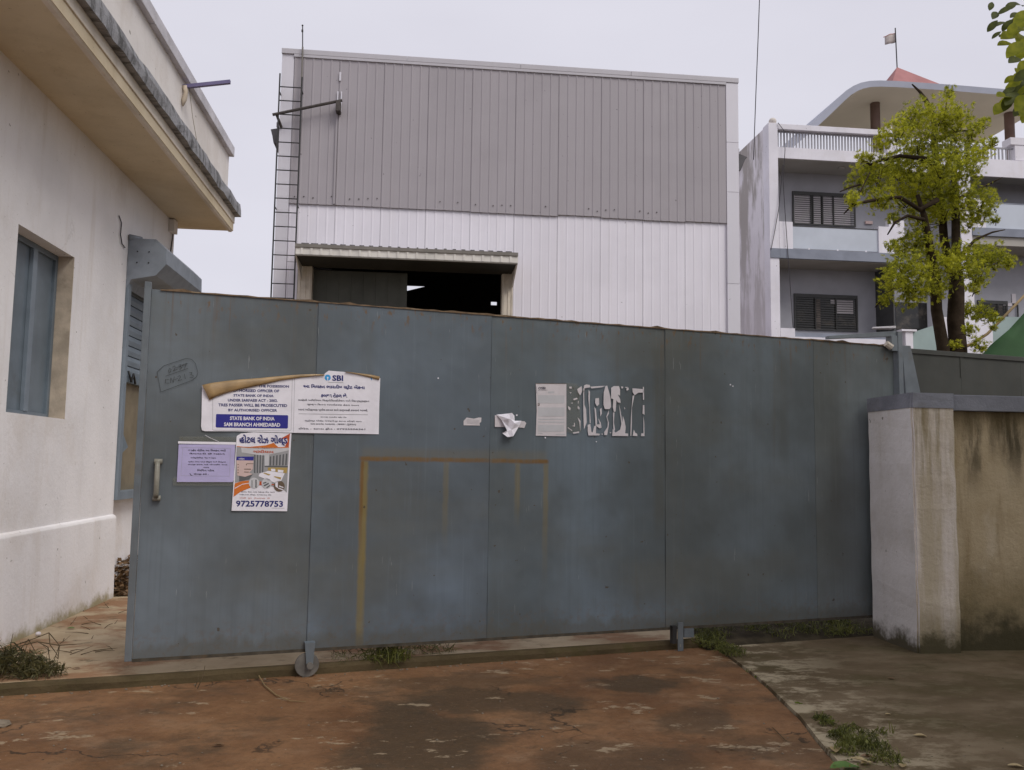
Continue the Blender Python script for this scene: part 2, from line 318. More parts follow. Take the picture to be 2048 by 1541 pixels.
M['blind'] = plain('pale_blind', (.62, .58, .60), .6, .3, .1, 1.3)
m = NM('dim_pane'); c = m.mix((.02, .02, .017), (.10, .085, .065), m.step(m.noise((1.6, 1, 2.4), 5, .7), .5, .68)); M['pane'] = m.fin(c, .08, None, .5)
M['roofband'] = plain('roof_blue_band', (.36, .375, .44), .7, .25, .08, 1); M['roofunder'] = plain('roof_underside', (.60, .54, .44), .85, .15, .05, .5)
M['redroof'] = plain('red_pyramid', (.37, .175, .17), .75, .2, .1, 2); M['brownpost'] = plain('brown_round_column', (.15, .095, .075), .6, .3, .15, 3); M['flag'] = plain('faded_flag', (.45, .40, .38), .8, .15, .1, 4); M['flagred'] = plain('flag_hem', (.45, .16, .12), .8)
M['stoneball'] = plain('stone_ball', (.62, .57, .52), .9)
# ground ------------------------------------------------------------
M['earth'] = plain('earth', (.10, .075, .05), .95, .1, .3, 3, .6, 25)
m = NM('red_oxide_concrete'); x, y, z = m.sep()
c = m.mix((.158, .076, .033), (.275, .146, .069), m.step(m.noise(1.1, 8, .66), .34, .66))
c = m.mix(c, (.30, .185, .105), m.mul(m.step(m.noise((2.4, 3.1, 1), 7, .66, 3.), .52, .72), .65))
def blob(cx, cy, rx, ry, a):
    wx = m.math('ADD', x, m.mul(m.math('SUBTRACT', m.noise(1.7, 6, .62, cx+3), .5), 1.1)); wy = m.math('ADD', y, m.mul(m.math('SUBTRACT', m.noise(1.7, 6, .62, cy+9), .5), 1.0))
    dx = m.math('DIVIDE', m.math('SUBTRACT', wx, cx), rx); dy = m.math('DIVIDE', m.math('SUBTRACT', wy, cy), ry)
    return m.mul(m.step(m.math('ADD', m.mul(dx, dx), m.mul(dy, dy)), .35, 1.25, 1, 0), a)
for b in ((.05, 4.95, .42, .75, .8), (.62, 5.55, .62, .35, .75), (1.62, 5.95, .42, .22, .8), (1.75, 5.05, .30, .35, .6), (1.1, 4.35, .5, .35, .5), (.35, 6.05, .7, .22, .5), (2.1, 4.5, .3, .3, .4)):
    c = m.mix(c, (.060, .044, .025), blob(*b))
c = m.mix(c, (.075, .052, .030), m.mul(m.step(m.noise((1.5, 2.3, 1), 9, .72, 6.), .50, .68), .7))
c = m.mix(c, (.40, .31, .20), m.mul(m.step(m.noise((2.8, 5, 1), 8, .70, 11.), .60, .63), .75))
c = m.mix(c, (.50, .44, .34), m.step(m.noise((11, 15, 1), 4, .6, 17.), .73, .75, 0, .6))
c = m.mix(c, (.115, .065, .030), m.mul(m.step(m.noise(17, 8, .72, 33.), .48, .66), .4)); c = m.mix(c, (.30, .19, .11), m.mul(m.step(m.noise((24, 40, 1), 6, .7, 35.), .56, .70), .4))
c = m.mix(c, (.04, .03, .02), m.step(m.noise(38, 3, .5, 23.), .70, .73, 0, .8)); c = m.mix(c, (.42, .34, .25), m.step(m.noise(55, 3, .5, 43.), .73, .75, 0, .7))
vo = m.n.new('ShaderNodeTexVoronoi'); vo.feature = 'DISTANCE_TO_EDGE'; vo.inputs['Scale'].default_value = .75; vm = m.n.new('ShaderNodeVectorMath'); vm.operation = 'ADD'; ntx = m.n.new('ShaderNodeTexNoise'); ntx.inputs['Scale'].default_value = 4; ntx.inputs['Detail'].default_value = 7; m.link(m.co, ntx.inputs['Vector']); vs_ = m.n.new('ShaderNodeVectorMath'); vs_.operation = 'SCALE'; vs_.inputs['Scale'].default_value = .5; m.link(ntx.outputs['Color'], vs_.inputs[0]); m.link(m.co, vm.inputs[0]); m.link(vs_.outputs[0], vm.inputs[1]); m.link(vm.outputs[0], vo.inputs['Vector'])
crk = m.mul(m.step(vo.outputs['Distance'], .003, .009, 1, 0), m.step(m.noise(1.1, 3, .5, 27.), .48, .58)); c = m.mix(c, (.035, .024, .014), m.mul(crk, .8))
n1 = m.bump(m.noise(9, 9, .7), .9, .03); n2 = m.bump(m.noise(90, 5, .65), .7, .006, n1)
M['drive'] = m.fin(c, m.step(m.noise(2, 5, .6, 6.), .35, .65, .62, .9), n2, .25)
m = NM('mossy_concrete')
c = m.mix((.115, .083, .047), (.165, .122, .075), m.step(m.noise((1.2, 2.4, 1), 7, .65), .35, .65)); c = m.mix(c, (.085, .068, .03), m.mul(m.step(m.noise(1.6, 7, .66, 4.), .45, .65), .7))
pale = m.step(m.noise((2.6, 4.6, 1), 9, .72, 9.), .47, .58); x, y, z = m.sep()
edge = m.step(m.math('SUBTRACT', x, m.mul(m.math('SUBTRACT', y, 4.2), .14)), 2.2, 3.15, 1, .12)
c = m.mix(c, (.42, .355, .245), m.mul(pale, edge, .9)); c = m.mix(c, (.36, .32, .25), m.step(m.noise((6, 13, 1), 5, .6, 15.), .71, .74, 0, .55)); c = m.mix(c, (.03, .028, .018), m.step(m.noise(34, 3, .5, 23.), .72, .75, 0, .8))
n1 = m.bump(m.noise(12, 8, .68), .7, .02); n2 = m.bump(m.noise(120, 4, .6), .4, .004, n1)
M['pave'] = m.fin(c, .9, n2, .15)
m = NM('yard_concrete')
c = m.mix((.37, .285, .18), (.50, .40, .27), m.step(m.noise(2.1, 7, .66), .3, .7)); c = m.mix(c, (.25, .13, .068), m.step(m.noise((1.2, 1.8, 1), 7, .66, 5.), .47, .60, 0, .85)); c = m.mix(c, (.11, .09, .05), m.mul(m.step(m.noise(5, 8, .7, 8.), .55, .72), .8))
M['yard'] = m.fin(c, .9, m.bump(m.noise(18, 8, .68), .6, .015), .15)
m = NM('mossy_kerb'); c = m.mix((.105, .078, .042), (.070, .052, .028), m.step(m.noise((2, 2, 6), 7, .68), .35, .65)); c = m.mix(c, (.065, .058, .02), m.mul(m.step(m.noise(3, 7, .68, 3.), .52, .68), .6))
M['kerb'] = m.fin(c, .95, m.bump(m.noise(25, 8, .7), .7, .015), .1)
M['pillar'] = plaster('pillar_plaster', (.92, .89, .88), (.45, .38, .27), (.085, .07, .035), .20, bump=.6)
m = NM('damp_shaded_pillar_plaster'); x, y, z = m.sep(); wx = m.mul(m.math('SUBTRACT', m.noise(5, 6, .65, 2.), .5), .1)  # front face: brown stains, with tree shade put into its darker base colour
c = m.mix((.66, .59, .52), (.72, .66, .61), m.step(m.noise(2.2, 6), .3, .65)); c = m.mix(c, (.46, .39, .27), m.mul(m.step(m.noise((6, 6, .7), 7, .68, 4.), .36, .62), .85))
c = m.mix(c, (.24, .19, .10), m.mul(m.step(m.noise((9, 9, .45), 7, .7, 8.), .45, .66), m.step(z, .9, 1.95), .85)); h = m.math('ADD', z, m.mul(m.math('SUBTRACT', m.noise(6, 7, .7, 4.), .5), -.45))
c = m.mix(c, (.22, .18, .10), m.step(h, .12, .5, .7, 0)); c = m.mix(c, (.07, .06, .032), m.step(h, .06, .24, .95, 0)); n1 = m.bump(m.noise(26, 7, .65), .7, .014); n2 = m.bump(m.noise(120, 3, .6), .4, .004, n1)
M['pillar_damp_shade'] = m.fin(c, .9, n2, .12)
M['bwall'] = plaster('boundary_plaster', (.47, .38, .25), (.27, .20, .105), (.06, .055, .03), .38, top=(.13, .10, .05), tz=2.2, bump=.55)
m = NM('stained_boundary_plaster'); x, y, z = m.sep(); wob = m.mul(m.math('SUBTRACT', m.noise((7, 7, 3), 6, .68, 2.), .5), .22); xs = m.math('ADD', x, wob)
c = m.mix((.42, .335, .21), (.53, .44, .30), m.step(m.noise(1.4, 7, .62), .3, .68)); c = m.mix(c, (.27, .20, .105), m.mul(m.step(m.noise((5, 5, .5), 7, .68, 3.), .46, .68), .7)); c = m.mix(c, (.60, .53, .42), m.mul(m.step(m.noise((3, 3, 1.2), 6, .6, 13.), .56, .7), .4))
for cx, hw, zl in ((-3.07, .05, 1.45), (-2.95, .03, 1.25), (-3.32, .015, 1.2), (-2.55, .06, 1.3), (-1.9, .04, 1.5), (-.9, .06, 1.2), (.6, .05, 1.4)): c = m.mix(c, (.045, .038, .022), m.mul(m.band(xs, cx, hw, .09), m.step(z, zl, zl+.5), m.step(m.noise((14, 14, 2), 6, .7, 5.), .3, .6), .85))
c = m.mix(c, (.12, .09, .045), m.mul(m.step(m.math('ADD', z, m.mul(m.math('SUBTRACT', m.noise((9, 9, 1), 6, .7, 8.), .5), .5)), 1.72, 2.0), .7)); h = m.math('ADD', z, m.mul(m.math('SUBTRACT', m.noise(4.5, 8, .7, 4.), .5), -.8)); c = m.mix(c, (.18, .14, .07), m.step(h, .35, .95, .7, 0)); c = m.mix(c, (.055, .048, .026), m.step(h, .10, .46, .95, 0))
n1 = m.bump(m.noise(24, 7, .66), .7, .014); n2 = m.bump(m.noise(120, 3, .6), .45, .004, n1); M['bwall'] = m.fin(c, .92, n2, .12)
M['cap'] = plain('grey_painted_cap', (.25, .26, .30), .8, .2, .15, 4, .8, 45, dirt=(.15, .14, .12))
# plants ------------------------------------------------------------
M['leaf'] = leafmat('feathery_leaf', (.17, .195, .018), (.62, .61, .05), 1.9, .55); M['leaf_big'] = leafmat('broad_leaf', (.20, .25, .015), (.46, .47, .035), 3.0, .6)
M['bark'] = plain('dark_bark', (.045, .032, .022), .95, .1, .3, 8, .9, 22); M['grass'] = leafmat('weed_grass', (.055, .062, .014), (.19, .20, .045), 6, .3); M['dryweed'] = plain('dry_stem', (.10, .075, .045), .9, .1, .35, 10)
M['darkweed'] = leafmat('dark_weed', (.04, .038, .014), (.12, .105, .04), 7, .2); M['tanleaf'] = leafmat('dry_leaf', (.30, .21, .10), (.48, .38, .20), 9, .2); M['brownleaf'] = leafmat('brown_leaf', (.10, .06, .03), (.20, .12, .06), 9, .1); M['greenleaf'] = leafmat('fallen_green_leaf', (.07, .15, .03), (.13, .24, .05), 9, .25)
M['tarp'] = plain('green_tarpaulin', (.038, .092, .036), .7, .25, .2, 1.5, .3, 6); M['bamboo'] = plain('bamboo', (.27, .19, .09), .6, .3, .2, 8); M['moss'] = plain('moss', (.09, .12, .015), .95, .1, .35, 25, .8, 60)
M['stone'] = plain('grey_stone', (.20, .165, .125), .9, .15, .2, 12, .6, 30)
def struct(o): o['kind'] = 'structure'; return o
# ================================================================== THE SETTING
struct(MB().poly([(-400, -300, -.03), (400, -300, -.03), (400, 700, -.03), (-400, 700, -.03)]).build('ground', M['earth']))
edge_r = [(2.505, 6.80), (2.49, 6.5), (2.447, 6.05), (2.43, 5.75), (2.36, 5.35), (2.324, 5.05), (2.24, 4.65), (2.15, 4.22), (2.05, 3.6), (1.9, 2.6), (1.5, -2)]
edge_r = [(x+random.uniform(-.012, .012), y) for x, y in edge_r]
kf = [tuple(GL(u, .02, 0)[:2]) for u in (-8.0, 3.32)]
struct(MB().poly([(kf[0][0], kf[0][1], 0), (-9, -2, 0), (1.5, -2, 0)]+[(x, y, 0) for x, y in edge_r[::-1][1:]]+[(kf[1][0], kf[1][1], 0)]).build('driveway', M['drive']))
pv = MB(); top = [(x+.012, y, .016) for x, y in edge_r]; far = [(18, -2, .016), (18, 7.6, .016), tuple(GL(5.6, -.05, .016)), tuple(GL(3.36, -.06, .016))]
pv.poly(top+far)
for a, b in zip(top[:-1], top[1:]): pv.poly([a, b, (b[0]-.006, b[1], -.01), (a[0]-.006, a[1], -.01)])
struct(pv.build('pavement', M['pave']))
kb = MB(); prof = [(.02, -.02), (.024, .040), (.038, .056), (.058, .0675), (.075, .0685), (.075, -.02)]
us = list(np.linspace(-6, 3.25, 40)); rings = []
for u in us:
    d = random.uniform(-.008, .008); e = random.uniform(-.006, .006)
    rings.append([GL(u, y+d if 0 < i < 3 else y, z+(e if 0 < i < 3 else 0)) for i, (y, z) in enumerate(prof)])
n = len(prof)
kb.mesh([p for rg in rings for p in rg], [(i*n+k, i*n+k+1, (i+1)*n+k+1, (i+1)*n+k) for i in range(len(us)-1) for k in range(n-1)]+[tuple(range(n)), tuple((len(us)-1)*n+k for k in range(n))[::-1]])
struct(kb.build('kerb', M['kerb'], smooth=False))
struct(MB().poly([GL(-6, .074, .0665), GL(3.25, .074, .0665), GL(3.25, 14, .066), GL(-6, 8, .066)]).build('yard_floor', M['yard']))
sv = MB(); nu, nv = 26, 14
for j in range(nv+1):
    for i in range(nu+1):
        u = 3.2+i*.14; y = -.14+j*.16; q = min(1, max(0, (y+.14)/.25)); h = -.02+.078*q+random.uniform(-.012, .012)*q
        sv.v.append(tuple(GL(u, y, h+.004)))
sv.f = [(j*(nu+1)+i, j*(nu+1)+i+1, (j+1)*(nu+1)+i+1, (j+1)*(nu+1)+i) for j in range(nv) for i in range(nu)]
M['soil'] = plain('dark_soil', (.045, .036, .022), .95, .1, .35, 8, 1., 30)
struct(sv.build('soil', M['soil'], smooth=True))
# ================================================================== LEFT PLASTERED BUILDING
XW = -3.1
lb = thing('plastered_building', 'white plastered building with a deep flat eave, running along the left side', 'building', (XW, 7.0, 0))
WY0, WY1, WZ0, WZ1 = 6.90, 8.00, 1.836, 3.297     # window recess
SY0, SY1, SZ0, SZ1 = 9.385, 10.93, 1.06, 3.84     # shutter bay
YE, ZT = 11.06, 4.47
w = MB()
w.box(-9, XW, -1.0, WY0, .0, ZT); w.box(-9, XW, WY1, SY0, .0, ZT); w.box(-9, XW, SY1, YE, .0, ZT)
w.box(-9, XW, WY0, WY1, 0, WZ0); w.box(-9, XW, WY0, WY1, WZ1, ZT); w.box(-9, XW-.10, SY0, SY1, 0, SZ0); w.box(-9, XW, SY0, SY1, SZ1, ZT)
w.build('wall', M['wall'], lb)
MB().box(-9.1, XW-.34, WY0-.1, WY1+.1, WZ0-.1, WZ1+.1).build('inner_wall', M['dark'], lb)
pl = MB(); pr = [(XW-.02, -1, 0), (XW+.050, -1, 0), (XW+.034, -1, .885), (XW+.022, -1, .905), (XW-.02, -1, .93)]
pl.prism(pr, (0, 9.4+1.0, 0)); pl.build('plinth', M['plinth'], lb, bevel=.008)
# window: two sheet-steel leaves set deep in a plastered reveal
rv = MB()
rv.box(XW-.17, XW+.002, WY1-.008, WY1+.001, WZ0, WZ1)
rv.build('reveal', M['plast_in'], lb)
wi = MB().box(XW-.19, XW-.13, WY0, WY0+.05, WZ0, WZ1); wi.box(XW-.19, XW-.13, WY1-.06, WY1-.01, WZ0, WZ1); wi.box(XW-.19, XW-.13, WY0+.05, WY1-.06, WZ1-.05, WZ1); wi.box(XW-.19, XW-.13, WY0+.05, WY1-.06, WZ0, WZ0+.04)
wo_ = wi.build('window', M['bluesteel'], lb, bevel=.004)
for a, b in ((WY0+.05, 7.50), (7.53, WY1-.06)):
    MB().box(XW-.175, XW-.155, a, b, WZ0+.04, WZ1-.05).build('window_leaf', M['bluesteel'], wo_)
MB().box(XW-.155, XW-.12, 7.475, 7.555, WZ0+.04, WZ1-.05).build('mullion', M['bluesteel_l'], wo_, bevel=.004)
# eave
ex, ey = -2.43, 11.3
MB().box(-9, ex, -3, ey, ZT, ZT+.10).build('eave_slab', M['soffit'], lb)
MB().box(-9, ex+.012, -3, ey+.012, ZT+.1, ZT+.20).build('eave_lip', M['eavelip'], lb, bevel=.006)
MB().prism([(ex-.07, -3, ZT+.003), (ex-.055, -3, ZT-.016), (ex-.02, -3, ZT-.018), (ex-.002, -3, ZT+.003)], (0, ey+2.99, 0)).build('drip_edge', M['eavelip'], lb)
fb = MB(); ys = np.linspace(-3, ey+.06, 70); ring = []
for y in ys:
    j = lambda s: random.uniform(-s, s)
    ring.append([(ex-.06, y, ZT+.2), (ex+.075+j(.008), y, ZT+.205+j(.008)), (ex+.08+j(.008), y, ZT+.29), (ex+.065+j(.008), y, ZT+.365+j(.012)), (ex-.2, y, ZT+.40)])
fb.mesh([p for q in ring for p in q], [(i*5+k, (i+1)*5+k, (i+1)*5+(k+1) % 5, i*5+(k+1) % 5) for i in range(len(ys)-1) for k in range(5)]+[tuple(range(5)), tuple((len(ys)-1)*5+k for k in range(5))[::-1]])
fb.build('eave_band', M['weathered'], lb)
MB().box(-9, -2.52, -3, 11.28, ZT+.30, 5.47).build('parapet', M['parapet'], lb)
cp = MB(); y = -3.0
cpo = None
while y < 11.3:
    y1 = min(y+1.55, 11.33); MB().box(-9, -2.462, y+.004, y1-.004, 5.47, 5.60).build('coping_block', M['coping'], lb, bevel=.008); y = y1+.0001
MB().box(XW, XW+.07, 10.80, 10.95, 4.30, 4.46).build('junction_box', M['parapet'], lb, bevel=.006)
# roller shutter bay
sh = MB()
sh.box(XW-.10, XW+.03, SY0+.01, SY0+.10, SZ0, 3.40); sh.box(XW-.10, XW+.03, SY1-.1, SY1-.01, SZ0, 3.40); sh.box(XW-.1, XW+.03, SY0+.10, SY1-.1, SZ0, SZ0+.09)
rs = sh.build('roller_shutter', M['bluesteel_l'], lb, bevel=.004)
hp = [(XW+.001, SY0, 3.30), (XW+.001, SY0, 3.842), (XW+.285, SY0, 3.842), (XW+.40, SY0, 3.735), (XW+.405, SY0, 3.575), (XW+.30, SY0, 3.445), (XW+.05, SY0, 3.395)]
MB().prism(hp, (0, 1.53, 0)).build('shutter_hood', M['hood'], rs, bevel=.004)
MB().tube([(XW+.02, SY0-.02, 3.85), (XW+.10, SY0+.10, 3.858)], .03, 8).build('hood_pipe', M['hood'], rs, smooth=True)
for a, b in ((.10, 3.70), (.22, 3.70), (.10, 3.58), (.22, 3.58)): MB().ball((XW+a, SY0-.002, b), .008, 8, 5).build('rivet', M['black'], rs)
z = 3.40
while z > 2.46:
    MB().prism([(XW-.075, SY0+.10, z), (XW-.075, SY0+.10, z-.108), (XW-.055, SY0+.10, z-.104), (XW-.045, SY0+.10, z-.055), (XW-.055, SY0+.10, z-.006)], (0, SY1-SY0-.2, 0)).build('slat', M['bluesteel_l'], rs)
    z -= .112
zb = z
MB().box(XW-.10, XW-.03, SY0+.10, SY1-.1, zb-.07, zb).build('shutter_bottom_rail', M['bluesteel'], rs, bevel=.004)
MB().tube([(XW-.02, SY0+.30, zb+.05), (XW-.005, SY0+.36, zb-.06), (XW-.01, SY0+.44, zb+.03), (XW-.005, SY0+.50, zb-.07)], .012, 6).build('chain', M['black'], rs, smooth=True)
MB().box(XW-.099, XW-.085, SY0+.1, SY1-.1, SZ0+.09, zb-.07).build('board', M['curtain'], rs)
MB().mesh([(XW-.07, SY0+.12, 1.45), (XW-.02, SY0+.42, 1.62), (XW-.07, SY0+.16, 1.95), (XW-.084, SY0+.12, 1.7)], [(0, 1, 2), (0, 2, 3), (1, 0, 3), (2, 1, 3)]).build('torn_board', M['bluesteel'], rs)
wc = at_x
MB().tube([wc(238, 432, XW+.012), wc(243, 446, XW+.012), wc(241, 470, XW+.014), wc(244, 488, XW+.013), wc(250, 496, XW+.012)], .006, 6).build('cable', M['wire'], lb)
MB().tube([wc(346, 468, XW+.02), wc(343, 490, XW+.02), wc(341, 508, XW+.02)], .008, 6).build('cable', M['wire'], lb)
sp = thing('rain_spout', 'thin lilac steel bar sticking out over the sky from the parapet at the left', 'spout', (-2.5, 9.03, 5.39))
MB().hexa([(-2.53, 9.01, 5.375), (-2.04, 9.01, 5.463), (-2.04, 9.05, 5.463), (-2.53, 9.05, 5.375)], [(-2.53, 9.01, 5.412), (-2.04, 9.01, 5.50), (-2.04, 9.05, 5.50), (-2.53, 9.05, 5.412)]).build('bar', M['lilac'], sp)
MB().tube([(-2.50, 9.02, 5.40), (-2.485, 9.02, 5.33), (-2.495, 9.0, 5.24), (-2.50, 8.99, 5.17)], [.03, .022, .028, .008], 7).build('rag', M['plast_in'], sp, smooth=True)
MB().tube([(-2.46, 9.05, 5.39), (-2.42, 9.08, 5.1), (-2.37, 9.15, 4.8), (-2.34, 9.22, 4.55)], .003, 5).build('wire', M['curtain'], sp)
# ================================================================== SLIDING GATE
gate = thing('sliding_gate', 'long blue-grey sheet metal sliding gate with rust stains and pasted notices', 'gate', tuple(G0), GA)
def gsheet(name, u0, u1, z0, z1, mat, yb=0.0, amp=.004):
    nu = max(2, int((u1-u0)/.16)); nz = 14; mb = MB(); ph = random.uniform(0, 9)
    for side in (0, 1):
        for j in range(nz+1):
            for i in range(nu+1):
                u = u0+(u1-u0)*i/nu; z = z0+(z1-z0)*j/nz
                e = math.sin(math.pi*i/nu)*math.sin(math.pi*j/nz); d = amp*e*(math.sin(u*3.1+ph)+math.sin(z*4.3+u*1.7+ph))
                if i in (0, nu): d += amp*.7*math.sin(z*7+ph*2)
                mb.v.append(tuple(GL(u, yb+d+side*.003, z)))
    n = nu+1; K = n*(nz+1)
    for j in range(nz):
        for i in range(nu):
            a = j*n+i; mb.f.append((a, a+1, a+n+1, a+n)); mb.f.append((K+a, K+a+n, K+a+n+1, K+a+1))
    bd = [j*n for j in range(nz+1)]+[nz*n+i for i in range(1, n)]+[j*n+nu for j in range(nz-1, -1, -1)]+[i for i in range(nu-1, 0, -1)]
    for a, b in zip(bd, bd[1:]+bd[:1]): mb.f.append((a, b, K+b, K+a))
    return mb.build(name, mat, gate, smooth=False)
GZ0, GZ1 = .205, 2.655
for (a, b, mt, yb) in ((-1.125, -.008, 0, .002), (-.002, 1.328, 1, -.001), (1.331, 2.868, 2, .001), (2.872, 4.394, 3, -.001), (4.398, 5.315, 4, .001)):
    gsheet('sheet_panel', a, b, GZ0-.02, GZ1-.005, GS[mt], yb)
fr = MB(); fr.gbox(-1.172, -1.128, -.012, .04, .172, 2.70); fr.build('frame_upright', M['gframe'], gate, bevel=.003)
MB().gbox(-1.127, 5.32, .006, .046, 2.60, 2.653).build('frame_top_rail', M['gframe'], gate)
MB().gbox(-1.127, 5.32, -.006, .046, .165, .186).build('frame_bottom_rail', M['gdark'], gate)
for u in (-.02, 1.33, 2.87, 4.4, 5.28): MB().gbox(u-.02, u+.02, .008, .046, .19, 2.6).build('frame_backing', M['gframe'], gate)
lip = MB(); us = np.linspace(-1.07, 5.30, 90)
zt = [GZ1+random.uniform(-.002, .006)+(.01 if random.random() < .08 else 0) for _ in us]
for i in range(len(us)-1): lip.hexa([GL(us[i], -.008, GZ1-.008), GL(us[i+1], -.008, GZ1-.008), GL(us[i+1], .05, GZ1-.006), GL(us[i], .05, GZ1-.006)], [GL(us[i], -.006, zt[i]), GL(us[i+1], -.006, zt[i+1]), GL(us[i+1], .05, zt[i+1]+.004), GL(us[i], .05, zt[i]+.004)])
lip.build('top_edge', M['rust'], gate)
# pull handle
hd = MB(); u = -1.03
hd.tube([GL(u, -.035, 1.245), GL(u, -.055, 1.265), GL(u, -.055, 1.45), GL(u, -.035, 1.472)], .017, 10)
hnd = hd.build('handle', M['steelgrip'], gate, smooth=True)
for zz in (1.235, 1.48): MB().tube([GL(u-.022, -.022, zz), GL(u+.028, -.022, zz)], .019, 10).build('handle_mount', M['steelgrip'], hnd, smooth=True)
MB().gbox(u-.012, u+.012, -.022, .0, 1.225, 1.245).gbox(u-.012, u+.012, -.022, .0, 1.47, 1.49).build('handle_foot', M['steelgrip'], hnd)
# guide wheel with its fork
wy = -.03
wl = MB(); pts = []
wl.tube([GL(.0, wy-.012, .083), GL(.0, wy+.012, .083)], .083, 28)
whl = wl.build('wheel', M['wheel'], gate, bevel=.004)
MB().tube([GL(.015, wy-.055, .083), GL(.015, wy+.02, .083)], .024, 12).build('wheel_hub', M['wheel'], whl, bevel=.003)
MB().hexa([GL(-.005, wy-.034, .055), GL(.035, wy-.034, .055), GL(.035, wy-.026, .055), GL(-.005, wy-.026, .055)], [GL(-.022, wy-.022, .232), GL(.05, wy-.022, .232), GL(.05, wy-.012, .232), GL(-.022, wy-.012, .232)]).build('wheel_bracket', M['gframe'], gate, bevel=.002)
MB().gbox(-.022, .05, wy-.022, .0, .232, .238).build('bracket_cap', M['bluesteel'], gate)
# stop block near the driveway's end
MB().gbox(2.955, 3.005, -.055, -.045, .0, .228).build('stop_bracket', M['gframe'], gate, bevel=.002)
MB().gbox(2.912, 2.95, -.045, .0, .06, .20).build('stop_arm', M['black'], gate)
MB().gbox(3.03, 3.12, -.03, .03, .10, .168).build('stop_block', M['gframe'], gate)
MB().gbox(2.972, 2.980, -.057, -.055, .035, .055).build('bolt', M['steelgrip'], gate)
# number written on the sheet
Z4 = lambda pts: [(290+x*.249, 700+y*.249) for x, y in pts]
wr = MB()
for s in ([(127, 340), (97, 180), (150, 130), (330, 70), (375, 78), (405, 110), (425, 185), (415, 215), (380, 245), (127, 340)], [(165, 213), (345, 150)],
          [(190, 165), (200, 150), (210, 160), (205, 180), (192, 182), (190, 165)], [(222, 140), (240, 130), (243, 145), (228, 170), (262, 155)], [(270, 125), (290, 120), (280, 135), (297, 145), (278, 160)], [(295, 125), (335, 108), (318, 150)], [(250, 145), (345, 112)],
          [(190, 240), (165, 238), (165, 268), (195, 268)], [(205, 268), (207, 225), (228, 262), (235, 215)], [(238, 240), (262, 232)], [(262, 215), (280, 208), (285, 222), (265, 250), (297, 240)], [(315, 195), (325, 235)], [(355, 185), (378, 182), (368, 200), (388, 208), (385, 222), (360, 225)]):
    stroke(wr, Z4(s), .75, -.0062)
wr.build('handwritten_number', M['ink'], gate)
# ================================================================== NOTICES PASTED ON THE GATE
def paperthing(name, label, px, group=None, cat='notice'):
    return thing(name, label, cat, tuple(gp(*px, -.008)), GA, group)
P0 = -.010
bn = paperthing('bank_notice', 'wide white bank possession notice with a blue box and folded brown top edge', (580, 862))
mb = MB()
outl = [(404, 772), (403, 835), (402, 853), (404, 861), (410, 863), (470, 863), (580, 866), (757, 869), (758, 810), (760, 757), (748, 752), (692, 745), (657, 742), (650, 747), (646, 752), (590, 755), (520, 763), (450, 776)]
c = gp(580, 810, P0)
front = [gp(x, y, P0) for x, y in outl]; back = [gp(x, y, P0+.002) for x, y in outl]; n = len(outl)
mb.mesh(front+back, [tuple(range(n)), tuple(range(n, 2*n))[::-1]]+[(i, n+i, n+(i+1) % n, (i+1) % n) for i in range(n)])
mb.build('sheet', M['vinyl'], bn)
up_e = [(404, 771), (422, 767), (450, 763), (480, 760), (520, 757), (560, 753), (600, 750), (630, 749), (648, 750)]
lo_e = [(419, 801), (430, 795), (452, 787), (478, 780), (520, 771), (560, 762), (600, 756), (630, 753), (648, 752)]
fd = MB(); K = 6
for i in range(len(up_e)):
    for k in range(K+1):
        t = k/K; x = up_e[i][0]*(1-t)+lo_e[i][0]*t; y = up_e[i][1]*(1-t)+lo_e[i][1]*t
        bul = .017*math.sin(math.pi*min(1, t*.75+.1))*(1-.5*i/len(up_e))+(.005*math.sin(i*2.3+k*.9)+random.uniform(-.002, .003))*(1 if 0 < k < K else .3)
        fd.v.append(tuple(gp(x, y, P0-.003-max(0, bul))))
fd.f = [(i*(K+1)+k, (i+1)*(K+1)+k, (i+1)*(K+1)+k+1, i*(K+1)+k+1) for i in range(len(up_e)-1) for k in range(K)]
fd.build('folded_edge', M['brownback'], bn, smooth=True, thick=.0015)
fd = MB(); ue = [(690, 744), (715, 747), (740, 750), (759, 754)]; le = [(690, 745), (715, 750), (740, 756), (757, 761)]
for a, b in zip(ue, le):
    for t, o in ((0, .003), (.5, .014), (1, .006)): fd.v.append(tuple(gp(a[0]*(1-t)+b[0]*t, a[1]*(1-t)+b[1]*t, P0-o)))
fd.f = [(i*3+k, i*3+3+k, i*3+4+k, i*3+1+k) for i in range(3) for k in range(2)]
fd.build('folded_corner', M['brownback'], bn, smooth=True, thick=.0015)
Z1 = lambda x, y: (390+x*.10254, 730+y*.10254)
Z2 = lambda x, y: (570+x*.10254, 730+y*.10254)
pn = MB(); P1 = P0-.0012; P2 = P0-.0022
bx = [Z1(410, 975), Z1(425, 962), Z1(1800, 985), Z1(1815, 1000), Z1(1808, 1230), Z1(1790, 1245), Z1(420, 1225), Z1(402, 1205)]
gpoly(pn, bx, P1); pn.build('blue_box', M['bluebox'], bn)
tx = MB()
for s, x0, y0, x1, y1, tl in (('STATE BANK OF INDIA', 680, 1008, 1550, 1080, 10), ('SAM BRANCH AHMEDABAD', 565, 1125, 1660, 1200, 12)):
    a = Z1(x0, y0); b = Z1(x1, y1); gtext(tx, s, *a, *b, P2, tl*.1, .03)
tx.build('box_lettering', M['vinyl'], bn)
tx = MB()
